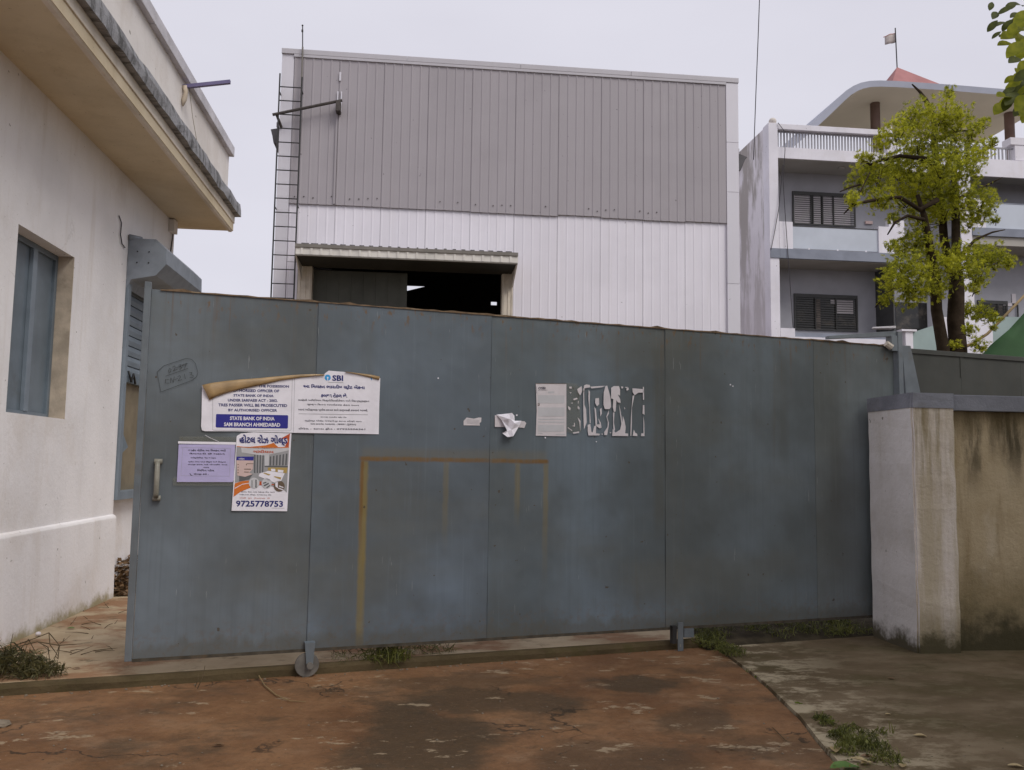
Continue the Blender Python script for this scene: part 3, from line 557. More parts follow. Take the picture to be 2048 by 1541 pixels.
for s, x0, y0, x1, y1, tl in (('THE POSSESSION', 1235, 393, 1830, 442, 8), ('AUTHORISED OFFICER OF', 700, 475, 1640, 530, 12), ('STATE BANK OF INDIA', 750, 572, 1530, 622, 12), ('UNDER SARFAESI ACT - 2002.', 640, 665, 1610, 718, 10), ('TRES PASSER WILL BE PROSECUTED', 455, 755, 1795, 812, 15), ('BY AUTHORISED OFFICER', 650, 858, 1600, 910, 8)):
    a = Z1(x0, y0); b = Z1(x1, y1); gtext(tx, s, *a, *b, P1, tl*.1, .03)
tx.build('lettering', M['navy'], bn)
ln = MB(); Z = lambda pts, f: [f(*p) for p in pts]
stroke(ln, Z([(345, 660), (345, 1265), (360, 1275), (1850, 1290), (1870, 1270), (1895, 265)], Z1), .6, P1)
stroke(ln, Z([(185, 265), (160, 1320)], Z2), .5, P1); stroke(ln, Z([(265, 957), (1610, 977)], Z2), .8, P1); stroke(ln, Z([(835, 338), (870, 348), (1130, 350)], Z2), .8, P1)
ln.build('ruled_line', M['greyp'], bn)
tx = MB()
gtext(tx, 'SBI', *Z2(918, 205), *Z2(1130, 318), P1, .3, .035)
for s, x0, y0, x1, y1, tl in (('આ મિલકત ભારતીય સ્ટેટ બેંકના', 352, 375, 1555, 470, 30), ('કબજા હેઠળ છે.', 695, 550, 1210, 635, 10)):
    gtext(tx, s, *Z2(x0, y0), *Z2(x1, y1), P1, tl*.1, .04)
tx.build('lettering', M['navy'], bn)
tx = MB()
for s, x0, y0, x1, y1, tl in (('સરફેસી અધિનિયમ સિક્યોરિટાઈઝેશન અને રિકન્સ્ટ્રક્શન', 250, 665, 1640, 715, 25), ('સુરક્ષા હિતના અમલીકરણ હેઠળ ૨૦૦૨', 430, 752, 1440, 795, 22), ('આમાં અતિક્રમણ પ્રવેશ કરનાર સામે કાર્યવાહી કરવામાં આવશે.', 255, 848, 1610, 905, 18),
          ('સરનામું: ભારતીય સ્ટેટ બેંક', 685, 1005, 1195, 1035, 8), ('સ્ટ્રેસ્ડ એસેટ મેનેજમેન્ટ શાખા બીજો માળ', 380, 1072, 1490, 1112, 18), ('લાલ દરવાજા, અમદાવાદ - 380001 (ગુજરાત)', 495, 1138, 1380, 1180, 12), ('ઈમેલ - શાખા ફોન : 07925506361', 262, 1225, 1560, 1270, 12)):
    gtext(tx, s, *Z2(x0, y0), *Z2(x1, y1), P1, tl*.1, .02)
tx.build('small_lettering', M['black_print'], bn)
cx, cy = Z2(828, 253); ds = MB(); gpoly(ds, [(cx+6.1*math.cos(a), cy+6.1*math.sin(a)) for a in np.linspace(0, 2*math.pi, 28)[:-1]], P1); ds.build('round_emblem', M['sky_print'], bn)
ds = MB(); gpoly(ds, [(cx+1.7*math.cos(a), cy+.2+1.7*math.sin(a)) for a in np.linspace(0, 2*math.pi, 16)[:-1]], P2); gpoly(ds, [(cx-.65, cy+1), (cx+.65, cy+1), (cx+.65, cy+6.4), (cx-.65, cy+6.4)], P2-.0003); ds.build('emblem_keyhole', M['vinyl'], bn)
ds = MB(); gpoly(ds, Z([(1630, 225), (1690, 250), (1688, 315), (1665, 270)], Z2), P1); ds.build('print_mark', M['sky_print'], bn)
# hotel poster
Z3 = lambda x, y: (345+x*.1245, 860+y*.1245)
hp_ = paperthing('hotel_poster', 'colour hotel poster with a bedroom picture, orange swoosh and phone number 9725778753', (519, 1021), cat='poster')
P0 = -.007; P1 = P0-.001; P2 = P0-.0018; P3 = P0-.0026; P4 = P0-.0034
def layer(name, mat, polys, off, parent=hp_):
    q = MB()
    for p in polys: gpoly(q, Z(p, Z3), off)
    return q.build(name, mat, parent)
layer('sheet', M['vinyl'], [[(1030, 110), (1040, 95), (1100, 60), (1300, 40), (1910, 58), (1840, 1308), (948, 1300)]], P0)
layer('picture_wall', M['greyp'], [[(1030, 270), (1870, 285), (1835, 1010), (1780, 960), (1230, 815), (1000, 850)]], P1)
layer('picture_ceiling', M['lgrey'], [[(1100, 285), (1870, 290), (1870, 330), (1550, 400), (1480, 420), (1110, 365)], [(1480, 400), (1550, 400), (1545, 580), (1480, 580)]], P2)
layer('picture_curtain', M['dgrey'], [[(1560+k*52, 430-k*9), (1585+k*52, 426-k*9), (1583+k*50, 572), (1556+k*50, 572)] for k in range(6)]+[[(1310+k*45, 400), (1332+k*45, 405), (1330+k*42, 700), (1308+k*42, 690)] for k in range(4)]+[[(1480, 575), (1850, 580), (1850, 605), (1478, 597)], [(1070, 720), (1290, 715), (1230, 800), (1070, 830)]], P2)
layer('picture_headboard', M['tan'], [[(1530, 605), (1848, 608), (1830, 700), (1530, 655)]], P2)
layer('picture_bed', M['vinyl'], [[(1400, 700), (1540, 660), (1800, 700), (1745, 820), (1640, 850), (1380, 745)], [(1580, 625), (1650, 630), (1650, 670), (1585, 665)], [(1690, 640), (1780, 650), (1775, 690), (1690, 680)]], P3)
layer('picture_runner', M['tan'], [[(1450, 695), (1480, 688), (1575, 720), (1545, 735)], [(1620, 755), (1640, 745), (1745, 765), (1735, 800)]], P4)
layer('price_table', M['pinkp'], [[(1025, 490), (1300, 495), (1290, 630), (1230, 690), (1290, 712), (1165, 755), (1040, 735)]], P3)
layer('price_header', M['bluebox'], [[(1030, 432), (1305, 430), (1300, 495), (1025, 488)]], P3)
layer('price_rule', M['brownp'], [[(1190, 540), (1300, 542), (1300, 550), (1190, 548)], [(1150, 625), (1260, 627), (1260, 640), (1150, 637)], [(1150, 672), (1225, 674), (1225, 686), (1150, 684)], [(1180, 548), (1192, 548), (1192, 570), (1180, 570)]]+[[(1045, 550+k*44), (1060, 550+k*44), (1060, 565+k*44), (1045, 565+k*44)] for k in range(4)], P4)
layer('orange_band', M['orange'], [[(1032, 262), (1200, 278), (1500, 250), (1620, 210), (1700, 280), (1870, 275), (1866, 290), (1500, 306), (1200, 296), (1032, 272)], [(1000, 860), (1120, 825), (1230, 815), (1250, 930), (1100, 990), (980, 1075), (990, 940)]], P2)
layer('red_band', M['redp'], [[(1720, 150), (1885, 60), (1865, 280), (1800, 270), (1850, 190), (1840, 140)], [(1385, 830), (1440, 830), (1440, 890), (1385, 890)], [(1570, 870), (1640, 870), (1640, 890), (1570, 890)]], P2)
layer('white_stripe', M['vinyl'], [[(998, 935), (1120, 870), (1225, 855), (1225, 862), (1120, 880), (998, 948)]], P3)
circ = lambda a, b, r: [(a+r*math.cos(t), b+r*math.sin(t)) for t in np.linspace(0, 2*math.pi, 22)[:-1]]
layer('round_picture', M['lgrey'], [circ(1310, 855, 86), circ(1510, 860, 82)], P3); layer('round_picture', M['brownp'], [circ(1712, 905, 88)], P3)
layer('round_picture_detail', M['dgrey'], [[(1330, 800), (1350, 800), (1350, 930), (1330, 930)], [(1270, 810), (1282, 810), (1282, 925), (1270, 925)], [(1450, 850), (1500, 835), (1510, 850), (1460, 868)], [(1460, 890), (1540, 850), (1550, 870), (1475, 910)], [(1500, 925), (1560, 885), (1570, 900), (1520, 935)]], P4)
layer('round_picture_light', M['vinyl'], [[(1650, 850), (1690, 835), (1690, 940), (1650, 910)], [(1700, 930), (1775, 955), (1765, 970), (1695, 945)], [(1710, 895), (1780, 920), (1780, 935), (1710, 912)]], P4)
tx = MB(); gtext(tx, 'હોટલ રોઝ ગોલ્ડ', *Z3(1075, 75), *Z3(1840, 245), P4, 1.8, .03); gtext(tx, '9725778753', *Z3(1018, 1135), *Z3(1775, 1235), P1, .8, .03); tx.build('lettering', M['navy'], hp_)
stl = MB(); stroke(stl, Z([(1590, 1255), (1795, 1260)], Z3), .6, P1); stl.build('underline', M['greyp'], hp_)
tx = MB(); gtext(tx, 'ગાંધીધામ', *Z3(1290, 320), *Z3(1625, 370), P4, .8, .03); tx.build('place_lettering', M['redp'], hp_)
tx = MB(); gtext(tx, 'ઓફિસ', *Z3(1060, 452), *Z3(1155, 482), P4, 0, .02); tx.build('header_lettering', M['vinyl'], hp_)
tx = MB()
for s, x0, y0, x1, y1 in (('હોટલ રોઝ, બસ સ્ટેન્ડ રોડ, સામે', 1100, 985, 1640, 1010), ('મણિનગર ઈસ્ટ, અમદાવાદ રોડ', 1075, 1030, 1585, 1055)): gtext(tx, s, *Z3(x0, y0), *Z3(x1, y1), P1, .6, .02)
tx.build('small_lettering', M['black_print'], hp_)
tx = MB(); gtext(tx, 'એસી  રૂમ  ઉપલબ્ધ  છે', *Z3(1075, 1083), *Z3(1560, 1108), P1, .6, .01); tx.build('small_lettering', M['redp'], hp_)
# violet notice
vn = paperthing('violet_notice', 'small violet typed notice taped under clear film beside the gate handle', (410, 963))
P0 = -.007; P1 = P0-.001; P2 = P0-.002
layer('sheet', M['violet'], [[(100, 235), (1005, 240), (985, 800), (965, 840), (70, 838)]], P0, vn)
layer('top_strip', M['vinyl'], [[(90, 185), (1020, 200), (1018, 240), (90, 222)]], P1, vn)
layer('tape', M['tape'], [[(108, 108), (1020, 112), (1020, 196), (108, 180)]], P0, vn); layer('tape', M['tape'], [[(0, 770), (68, 765), (68, 840), (970, 842), (970, 900), (10, 895)]], P0, vn)
q = MB()
for s in ([(135, 290), (160, 285), (930, 300), (915, 745), (135, 738), (165, 290)],): stroke(q, Z(s, Z3), .4, P1)
q.build('ruled_line', M['greyp'], vn)
tx = MB()
for s, x0, y0, x1, y1 in (('જાહેર નોટીસ આ મિલકત ભાડે', 255, 308, 855, 345), ('વેચવાની છે મકાન', 270, 368, 840, 395), ('ઔદ્યોગિક શેડ જગ્યા', 290, 435, 700, 465), ('પ્લોટ નંબર ૨૧૩ સેક્ટર અને વિસ્તાર', 250, 500, 860, 528), ('સંપર્ક કરવા માટે મોબાઈલ નંબર', 245, 545, 880, 572), ('નામ', 490, 594, 590, 612), ('બિપિન પટેલ', 400, 630, 670, 665), ('સંપર્ક કરો :', 340, 693, 580, 728)): gtext(tx, s, *Z3(x0, y0), *Z3(x1, y1), P1, .5, .03)
tx.build('lettering', M['black_print'], vn)
q = MB(); stroke(q, Z([(280, 700), (290, 722), (315, 735)], Z3), 1.2, P1); q.build('phone_mark', M['black_print'], vn)
q = MB(); q.tube([gp(*Z3(520, 85), -.012), gp(*Z3(620, 140), -.016), gp(*Z3(700, 172), -.014), gp(*Z3(740, 190), -.012)], .0012, 5); q.build('thread', M['vinyl'], vn)
# white typed notice and the torn remains beside it
Z5 = lambda x, y: (880+x*.2246, 720+y*.2246)
def layer5(name, mat, polys, off, parent):
    q = MB()
    for p in polys: gpoly(q, Z(p, Z5), off)
    return q.build(name, mat, parent)
dn = paperthing('typed_notice', 'tall white typed notice sheet left of the torn paper strips', (1102, 872))
layer5('sheet', M['paper'], [[(850, 212), (1122, 216), (1122, 682), (850, 676), (858, 450)]], P0, dn)
layer5('text_block', M['lgrey'], [[(870, 315), (1105, 318), (1105, 388), (870, 388)], [(872, 425), (1105, 425), (1105, 505), (872, 505)], [(870, 525), (1105, 525), (1105, 535), (870, 535)], [(870, 548), (1105, 550), (1105, 562), (870, 560)], [(870, 580), (1100, 582), (1100, 640), (870, 640)], [(960, 282), (1015, 282), (1015, 297), (960, 297)], [(870, 650), (910, 651), (910, 658), (870, 658)], [(1030, 658), (1108, 660), (1108, 668), (1030, 667)]], P1, dn)
tx = MB(); gtext(tx, 'OSBI', *Z5(872, 243), *Z5(935, 266), P2, -.3, .02); stroke(tx, Z([(868, 275), (955, 270)], Z5), .35, P2); stroke(tx, Z([(856, 240), (858, 300)], Z5), .35, P2); tx.build('lettering', M['black_print'], dn)
q = MB(); stroke(q, Z([(868, 393), (880, 393), (880, 407), (868, 407)], Z5), 1.2, P2); stroke(q, Z([(848, 212), (1122, 214)], Z5), .8, P2); q.build('stamp', M['brownp'], dn)
tf = paperthing('torn_film', 'clear tape film with tiny paper scraps, between the typed notice and torn poster', (1148, 866), cat='torn paper')
layer5('film', M['tape'], [[(1124, 208), (1215, 215), (1240, 240), (1255, 640), (1185, 660), (1124, 640)]], P0, tf)
for p in ([(1218, 262), (1258, 235), (1262, 280), (1245, 318), (1225, 290)], [(1180, 350), (1215, 338), (1222, 350), (1190, 362)], [(1148, 240), (1170, 240), (1168, 258), (1148, 255)], [(1135, 410), (1160, 430), (1155, 452), (1140, 440)], [(1225, 410), (1240, 430), (1235, 445), (1220, 430)], [(1220, 510), (1248, 545), (1245, 640), (1238, 560)], [(1135, 600), (1175, 630), (1170, 634), (1133, 606)], [(1190, 562), (1196, 562), (1197, 596), (1172, 590), (1190, 585)], [(1150, 290), (1168, 292), (1160, 302)], [(1180, 648), (1235, 638), (1235, 652), (1185, 658)], [(1225, 365), (1232, 372), (1225, 400)], [(1160, 385), (1180, 382), (1175, 392)]):
    layer5('scrap', M['paper'], [p], P1, tf)
tp = paperthing('torn_poster', 'torn white poster reduced to ragged vertical strips, rightmost paper on the gate', (1228, 872), cat='torn paper')
for p in ([(1280, 230), (1300, 220), (1330, 225), (1335, 245), (1285, 255), (1278, 300), (1272, 290)], [(1335, 240), (1470, 232), (1440, 245), (1345, 256)], [(1272, 255), (1280, 255), (1282, 400), (1298, 440), (1303, 560), (1278, 622), (1274, 500)],
          [(1470, 235), (1485, 230), (1500, 280), (1515, 340), (1520, 420), (1505, 440), (1465, 440), (1452, 400), (1455, 290)], [(1380, 345), (1412, 340), (1415, 395), (1395, 415), (1378, 385)],
          [(1320, 270), (1332, 285), (1330, 400), (1338, 560), (1330, 570), (1326, 420), (1318, 350)], [(1372, 420), (1385, 440), (1395, 550), (1392, 590), (1382, 590)], [(1405, 520), (1428, 560), (1435, 605), (1418, 610), (1395, 595), (1395, 575), (1420, 575)], [(1420, 440), (1435, 430), (1438, 480), (1425, 505)],
          [(1520, 250), (1545, 235), (1590, 235), (1600, 265), (1600, 320), (1580, 310), (1600, 350), (1605, 385), (1580, 380), (1568, 360), (1560, 460), (1545, 465), (1535, 420), (1540, 350), (1520, 345)], [(1500, 450), (1500, 480), (1485, 510), (1500, 560), (1497, 600), (1485, 670), (1460, 672), (1458, 645), (1488, 600), (1492, 555), (1478, 505)],
          [(1537, 470), (1550, 470), (1545, 560), (1555, 620), (1545, 650), (1540, 600)], [(1590, 395), (1605, 460), (1620, 560), (1625, 500), (1640, 545), (1650, 600), (1645, 655), (1672, 658), (1672, 680), (1530, 678), (1535, 615), (1560, 650), (1600, 622), (1612, 570), (1600, 480)],
          [(1312, 580), (1335, 572), (1345, 640), (1355, 650), (1370, 590), (1388, 590), (1385, 655), (1420, 660), (1415, 674), (1318, 674), (1312, 630)], [(1710, 255), (1808, 262), (1812, 292), (1760, 295), (1730, 318), (1712, 290)], [(1803, 242), (1812, 242), (1814, 355), (1804, 358)], [(1803, 405), (1816, 405), (1818, 490), (1800, 480)], [(1808, 500), (1815, 560), (1818, 680), (1785, 680), (1790, 655), (1808, 655)],
          [(1712, 320), (1728, 318), (1705, 430), (1705, 560), (1700, 678), (1692, 676), (1697, 500)], [(1722, 622), (1735, 650), (1752, 660), (1755, 680), (1712, 678)], [(1635, 420), (1645, 432), (1642, 445)], [(1655, 262), (1672, 245), (1678, 265), (1660, 278)], [(1610, 238), (1628, 240), (1626, 255), (1612, 255)], [(1640, 245), (1668, 242), (1660, 255)], [(1505, 650), (1520, 645), (1520, 656)], [(1430, 660), (1448, 658), (1445, 668)]):
    layer5('paper_strip', M['paper'], [p], P0, tp)
sc_ = paperthing('paper_scrap', 'small flat white paper scrap left of the crumpled paper on the gate', (945, 851), cat='torn paper')
layer5('scrap', M['paper'], [[(208, 545), (235, 515), (300, 525), (340, 515), (366, 515), (364, 555), (350, 562), (352, 586), (208, 584)]], P0, sc_)
q = MB()
for y in (535, 546, 557, 568): stroke(q, Z([(235, y-4), (345, y+6)], Z5), .5, P1)
q.build('printed_line', M['greyp'], sc_)
cr_ = paperthing('crumpled_paper', 'crumpled torn white paper hanging from the middle of the gate', (1010, 872), cat='torn paper')
layer5('pasted_part', M['paper'], [[(486, 495), (560, 490), (600, 600), (486, 598)], [(655, 545), (750, 548), (765, 565), (748, 608), (655, 598)]], P0, cr_)
cm = MB(); cpx = [[(498, 490), (600, 480), (625, 475), (655, 500)], [(540, 540), (590, 530), (615, 530), (650, 545)], [(560, 590), (600, 600), (640, 570), (715, 545)], [(575, 630), (585, 635), (620, 628), (690, 590)], [(540, 655), (580, 690), (605, 688), (630, 682)]]
off = [[.004, .02, .03, .012], [.02, .05, .03, .03], [.035, .02, .055, .02], [.05, .03, .04, .03], [.03, .045, .035, .05]]
for rr, oo in zip(cpx, off):
    for p, o in zip(rr, oo): cm.v.append(tuple(gp(*Z5(*p), P0-o)))
cm.f = [(j*4+i, j*4+i+1, j*4+5+i, j*4+4+i) for j in range(4) for i in range(3)]
cm.build('crumpled_flap', M['vinyl'], cr_, thick=.001)
dots = MB()
for x, y, r in ((876, 757, 1.3), (1460, 770, 1.4), (1465, 773, 1.2), (1033, 831, 1.6), (1090, 876, 1.4), (1192, 884, 1.)): gpoly(dots, [(x-r, y-r), (x+r, y-r), (x+r*.8, y+r), (x-r, y+r*.8)], -.0063)
dots.build('paint_chip', M['vinyl'], gate)
# ================================================================== GATE POST AND THE SHEET FENCE BEHIND THE WALL
gpst = thing('gate_post', 'pale steel gate post with leaning brace and guide arm behind the pillar', 'post', tuple(GL(5.36, -.03, 0)), GA)
MB().gbox(5.332, 5.384, -.05, -.04, .0, 2.785).gbox(5.332, 5.342, -.04, .03, .0, 2.785).build('post', M['post'], gpst, bevel=.002)
MB().hexa([GL(5.44, -.04, 1.9), GL(5.67, -.04, 1.9), GL(5.67, .0, 1.9), GL(5.44, .0, 1.9)], [GL(5.385, -.04, 2.66), GL(5.49, -.04, 2.66), GL(5.49, .0, 2.66), GL(5.385, .0, 2.66)]).build('brace', M['post'], gpst, bevel=.003)
MB().hexa([GL(4.55, -.03, 2.668), GL(5.33, -.03, 2.742), GL(5.33, .02, 2.742), GL(4.55, .02, 2.668)], [GL(4.55, -.03, 2.695), GL(5.33, -.03, 2.795), GL(5.33, .02, 2.795), GL(4.55, .02, 2.695)]).build('guide_arm', M['post'], gpst, bevel=.002)
MB().gbox(5.26, 5.33, -.045, .03, 2.60, 2.745).build('guide_bracket', M['post'], gpst, bevel=.002)
MB().tube([GL(5.20, -.035, 2.665), GL(5.255, -.045, 2.63)], .03, 8).build('guide_roller', M['jamb'], gpst)
MB().mesh([GL(5.05, -.03, 2.80), GL(5.30, -.06, 2.815), GL(5.32, .03, 2.81), GL(5.10, .03, 2.80), GL(5.06, -.03, 2.812), GL(5.30, -.06, 2.835), GL(5.32, .03, 2.828), GL(5.10, .03, 2.815)], [(3, 2, 1, 0), (4, 5, 6, 7), (0, 1, 5, 4), (1, 2, 6, 5), (2, 3, 7, 6), (3, 0, 4, 7)]).build('rag', M['hwhite'], gpst)
mf = thing('sheet_fence', 'dark sheet metal fence showing above the boundary wall at the right', 'fence', tuple(GL(6.5, .05, 0)), GA)
for a, b in ((5.40, 6.196), (6.20, 6.99), (6.994, 7.8), (7.804, 8.7)):
    MB().gbox(a, b, .04+(.002 if a > 6.1 else 0), .045, .1, 2.60).build('sheet_panel', M['fence'], mf)
MB().gbox(5.40, 8.7, .028, .06, 2.602, 2.648).build('top_rail', M['fence'], mf, bevel=.003)
MB().gbox(6.185, 6.205, .034, .038, 2.4, 2.60).build('weld_strip', M['fence'], mf)
# ================================================================== PILLAR AND BOUNDARY WALL
gp_ = thing('gate_pillar', 'square white plastered gate pillar with a grey cap band', 'pillar', (4.3, 6.96, 0))
px0, px1, py0, py1 = 4.085, 4.462, 6.681, 7.385
def roughbox(x0, x1, y0, y1, z0, z1, amp, step=.09):
    bm = bmesh.new(); bmesh.ops.create_cube(bm, size=1)
    for v in bm.verts: v.co = Vector((x0 if v.co.x < 0 else x1, y0 if v.co.y < 0 else y1, z0 if v.co.z < 0 else z1))
    bmesh.ops.bevel(bm, geom=[e for e in bm.edges if abs(e.verts[0].co.z-e.verts[1].co.z) > .1], offset=.014, segments=2, affect='EDGES')
    nz = max(2, int((z1-z0)/step))
    for i in range(1, nz): 
        z = z0+(z1-z0)*i/nz
        bmesh.ops.bisect_plane(bm, geom=bm.verts[:]+bm.edges[:]+bm.faces[:], plane_co=(0, 0, z), plane_no=(0, 0, 1))
    for v in bm.verts:
        q = v.co; d = Vector((math.sin(q.z*13+q.y*9)+random.uniform(-1, 1), math.sin(q.z*11+q.x*9)+random.uniform(-1, 1), 0))*amp*.5
        v.co += d
    mb = MB(); bm.verts.index_update(); mb.mesh([tuple(v.co) for v in bm.verts], [tuple(v.index for v in f.verts) for f in bm.faces]); bm.free(); return mb
sh_ = roughbox(px0, px1, py0, py1, -.02, 2.01, .005).build('shaft', M['pillar'], gp_); sh_.data.materials.append(M['pillar_damp_shade'])
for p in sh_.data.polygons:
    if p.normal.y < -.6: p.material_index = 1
roughbox(px0-.006, px1+.004, py0-.006, py1+.006, 2.0105, 2.135, .004, .05).build('cap', M['cap'], gp_)
bw = thing('boundary_wall', 'long stained boundary wall with grey coping right of the pillar', 'wall', (8, 6.85, 0))
MB().box(px1+.004, 18, 6.77, 6.99, -.02, 1.995).build('wall', M['bwall'], bw)
x = px1+.006
for q in (5.35, 6.25, 7.2, 9, 11, 13, 15, 18): MB().box(x, q-.003, 6.725, 7.03, 1.997, 2.13).build('coping_block', M['cap'], bw, bevel=.006); x = q
# ================================================================== WAREHOUSE
wh = thing('warehouse', 'tall metal-clad shed with grey upper and white lower ribbed sheets', 'warehouse', (2.1, 19, 0))
YW = 19.0; X0, X1, ZH = -3.17, 7.40, 10.68
OX0, OX1, OZ = -2.35, 1.86, 5.75
def ribsheet(x0, x1, z0, z1, mat, yoff=0., nrib=5, rd=.012):
    w = (x1-x0)/nrib; pts = []
    for i in range(nrib):
        a = x0+i*w
        pts += [(a, 0), (a+.016, -rd), (a+.034, -rd), (a+.05, 0)]
    pts.append((x1, 0)); mb = MB(); n = len(pts)
    for z in (z0, z1): mb.v += [(x, YW-.06+y+yoff, z) for x, y in pts]
    mb.v += [(x, YW-.058+yoff, z0) for x, y in pts]
    mb.f = [(i, i+1, n+i+1, n+i) for i in range(n-1)]+[(2*n+i, 2*n+i+1, i+1, i) for i in range(n-1)]
    return mb.build('sheet', mat, wh)
gx = -2.9
for i in range(10):
    a = gx+i*1.0; ribsheet(a+.002, a+.998, 7.155+random.uniform(-.018, .018)-.004*i*0, 10.56, M['wgrey'], -.045+(.003 if i % 2 else 0))
for i in range(10):
    a = gx+i*1.0; z0 = 0 if a > 1.9 else OZ+.1
    b = a+.998
    ribsheet(a+.002, b, z0, 7.20, M['wwhite'], (.003 if i % 2 else 0), 5, .0075)
ribsheet(-2.9, -2.66, 0, OZ+.09, M['wwhite'], .0, 1)
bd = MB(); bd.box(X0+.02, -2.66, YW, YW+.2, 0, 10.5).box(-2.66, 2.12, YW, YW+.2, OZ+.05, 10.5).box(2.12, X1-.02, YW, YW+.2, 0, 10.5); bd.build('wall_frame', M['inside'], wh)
sd_ = MB(); sd_.box(X0+.02, X0+.14, YW+.2, 30.2, 0, 9.0).box(X1-.14, X1-.02, YW+.2, 30.2, 0, 9.0)
sd_.build('side_wall', M['wwhite'], wh)
MB().prism([(X0-.1, YW+.1, 8.95), (2.1, YW+.1, 10.3), (X1+.1, YW+.1, 8.95), (X1+.1, YW+.1, 9.05), (2.1, YW+.1, 10.42), (X0-.1, YW+.1, 9.05)], (0, 11.3, 0)).build('roof', M['wgrey'], wh)
# back wall with three broken openings to the sky
YB = 30.0; q1 = at_y(818, 571, YB); q2 = at_y(820, 582, YB); q3 = at_y(850, 571, YB); q4 = at_y(982, 603, YB); q5 = at_y(994, 611, YB)
hx0, hx1, hz0, hz1 = q1[0]-.3, q3[0], q2[2], q1[2]; kx0, kx1, kz0, kz1 = q4[0], q5[0], q5[2], q4[2]
bw_ = MB(); bb = lambda a, b, c, d: bw_.box(a, b, YB, YB+.12, c, d)
bb(X0+.14, hx0, 0, 9.0); bb(hx0, hx1, 0, hz0); bb(hx0, hx1, hz1, 9.0); bb(hx1, kx0, 0, 9.0); bb(kx0, kx1, 0, kz0); bb(kx0, kx1, kz1, 9.0); bb(kx1, X1-.14, 0, 9.0)
bw_.prism([(hx0+.25, YB+.01, hz0), (hx1, YB+.01, hz0), (hx1, YB+.01, hz1-.02)], (0, .1, 0))
bw_.prism([(X0, YB, 9.0), (X1, YB, 9.0), (2.1, YB, 10.4)], (0, .1, 0))
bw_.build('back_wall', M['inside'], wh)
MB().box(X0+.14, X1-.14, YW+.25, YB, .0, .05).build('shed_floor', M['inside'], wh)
sw = MB()
for zz in (7.32,):
    for i in range(50):
        x = -2.88+i*.2+.1
        if (zz < OZ+.2 and x < 2.2) or random.random() < .5: continue
        z = zz+random.uniform(-.03, .03); yq = YW-(.108 if zz > 7.2 else .062); sw.box(x-.011, x+.011, yq-.012, yq, z-.011, z+.011)
sw.build('screws', M['rustpipe'], wh, kind='stuff')
tr = MB(); MB().box(X0, -2.905, YW-.10, YW+.2, 0, 10.56).build('corner_trim', M['trim'], wh, bevel=.006); 
for za, zb_ in ((0, 5.72), (5.726, 7.9), (7.906, 9.1), (9.106, 10.56)): MB().box(7.102, X1, YW-.12, YW+.2, za, zb_).build('corner_trim', M['trim'], wh, bevel=.006)
for a, b in ((X0-.01, -.4), (-.395, 2.2), (2.205, 4.8), (4.805, X1+.01)): MB().box(a, b, YW-.14, YW+.24, 10.562, ZH).build('parapet_cap', M['wtrimcap'], wh, bevel=.008)
MB().box(-2.904, 7.10, YW-.135, YW-.09, 10.50, 10.560).build('cap_flashing', M['wtrimcap'], wh)
# doorway
MB().box(OX0, OX1, YW+.21, YW+.30, 0, OZ+.05)
dl = MB(); dl.box(OX0-.3, -.27, YW+.24, YW+.29, 0, OZ)
for i in range(9): dl.box(OX0-.28+i*.27, OX0-.25+i*.27, YW+.225, YW+.24, 0, OZ)
dl.build('sliding_door', M['doorleaf'], wh)
for a, b in ((-2.655, OX0), (OX1, 2.118)):
    jb = MB(); jb.box(a, b, YW-.055, YW+.22, 0, OZ+.02)
    for t in (.12, .5, .82): jb.box(a+(b-a)*t, a+(b-a)*t+.025, YW-.075, YW-.055, 0, OZ+.02)
    jb.build('door_jamb', M['jamb'], wh)
cx0, cx1, cy_ = -2.60, 2.10, 18.0
MB().box(cx0, cx1, cy_-.03, cy_+.02, 5.945, 6.02).build('canopy_fascia', M['canopy'], wh, bevel=.005)
cb = MB(); cb.box(cx0+.02, cx1-.02, cy_, cy_+.03, 5.80, 5.943)
x = cx0+.12
while x < cx1-.08: cb.box(x, x+.045, cy_-.018, cy_, 5.80, 5.935); x += .2
cb.build('canopy_band', M['canopyband'], wh)
MB().box(cx0+.01, cx1-.01, cy_-.012, cy_+.05, 5.772, 5.80).build('canopy_lip', M['canopy'], wh)
cr2 = MB(); cr2.hexa([(cx0+.01, cy_+.01, 5.985), (cx1-.01, cy_+.01, 5.985), (cx1-.01, YW-.05, 6.25), (cx0+.01, YW-.05, 6.25)], [(cx0+.01, cy_+.01, 6.0), (cx1-.01, cy_+.01, 6.0), (cx1-.01, YW-.05, 6.265), (cx0+.01, YW-.05, 6.265)])
cr2.build('canopy_roof', M['canopy'], wh)
x = cx0+.12
while x < cx1: MB().prism([(x, cy_-.02, 6.0), (x+.01, cy_-.02, 6.042), (x+.04, cy_-.02, 6.042), (x+.05, cy_-.02, 6.0)], (0, YW-cy_-.03, .245)).build('canopy_rib', M['gutter'], wh); x += .2
MB().hexa([(cx0+.03, cy_+.05, 5.775), (cx1-.03, cy_+.05, 5.775), (cx1-.03, YW-.05, 5.76), (cx0+.03, YW-.05, 5.76)], [(cx0+.03, cy_+.05, 5.79), (cx1-.03, cy_+.05, 5.79), (cx1-.03, YW-.05, 5.775), (cx0+.03, YW-.05, 5.775)]).build('canopy_soffit', M['soffdark'], wh)
for a in (cx0+.0, cx1-.03): MB().prism([(a, cy_+.03, 5.80), (a, YW-.1, 5.45), (a, YW-.1, 6.2), (a, cy_+.03, 5.98)], (.03, 0, 0)).build('canopy_cheek', M['canopyband'], wh)
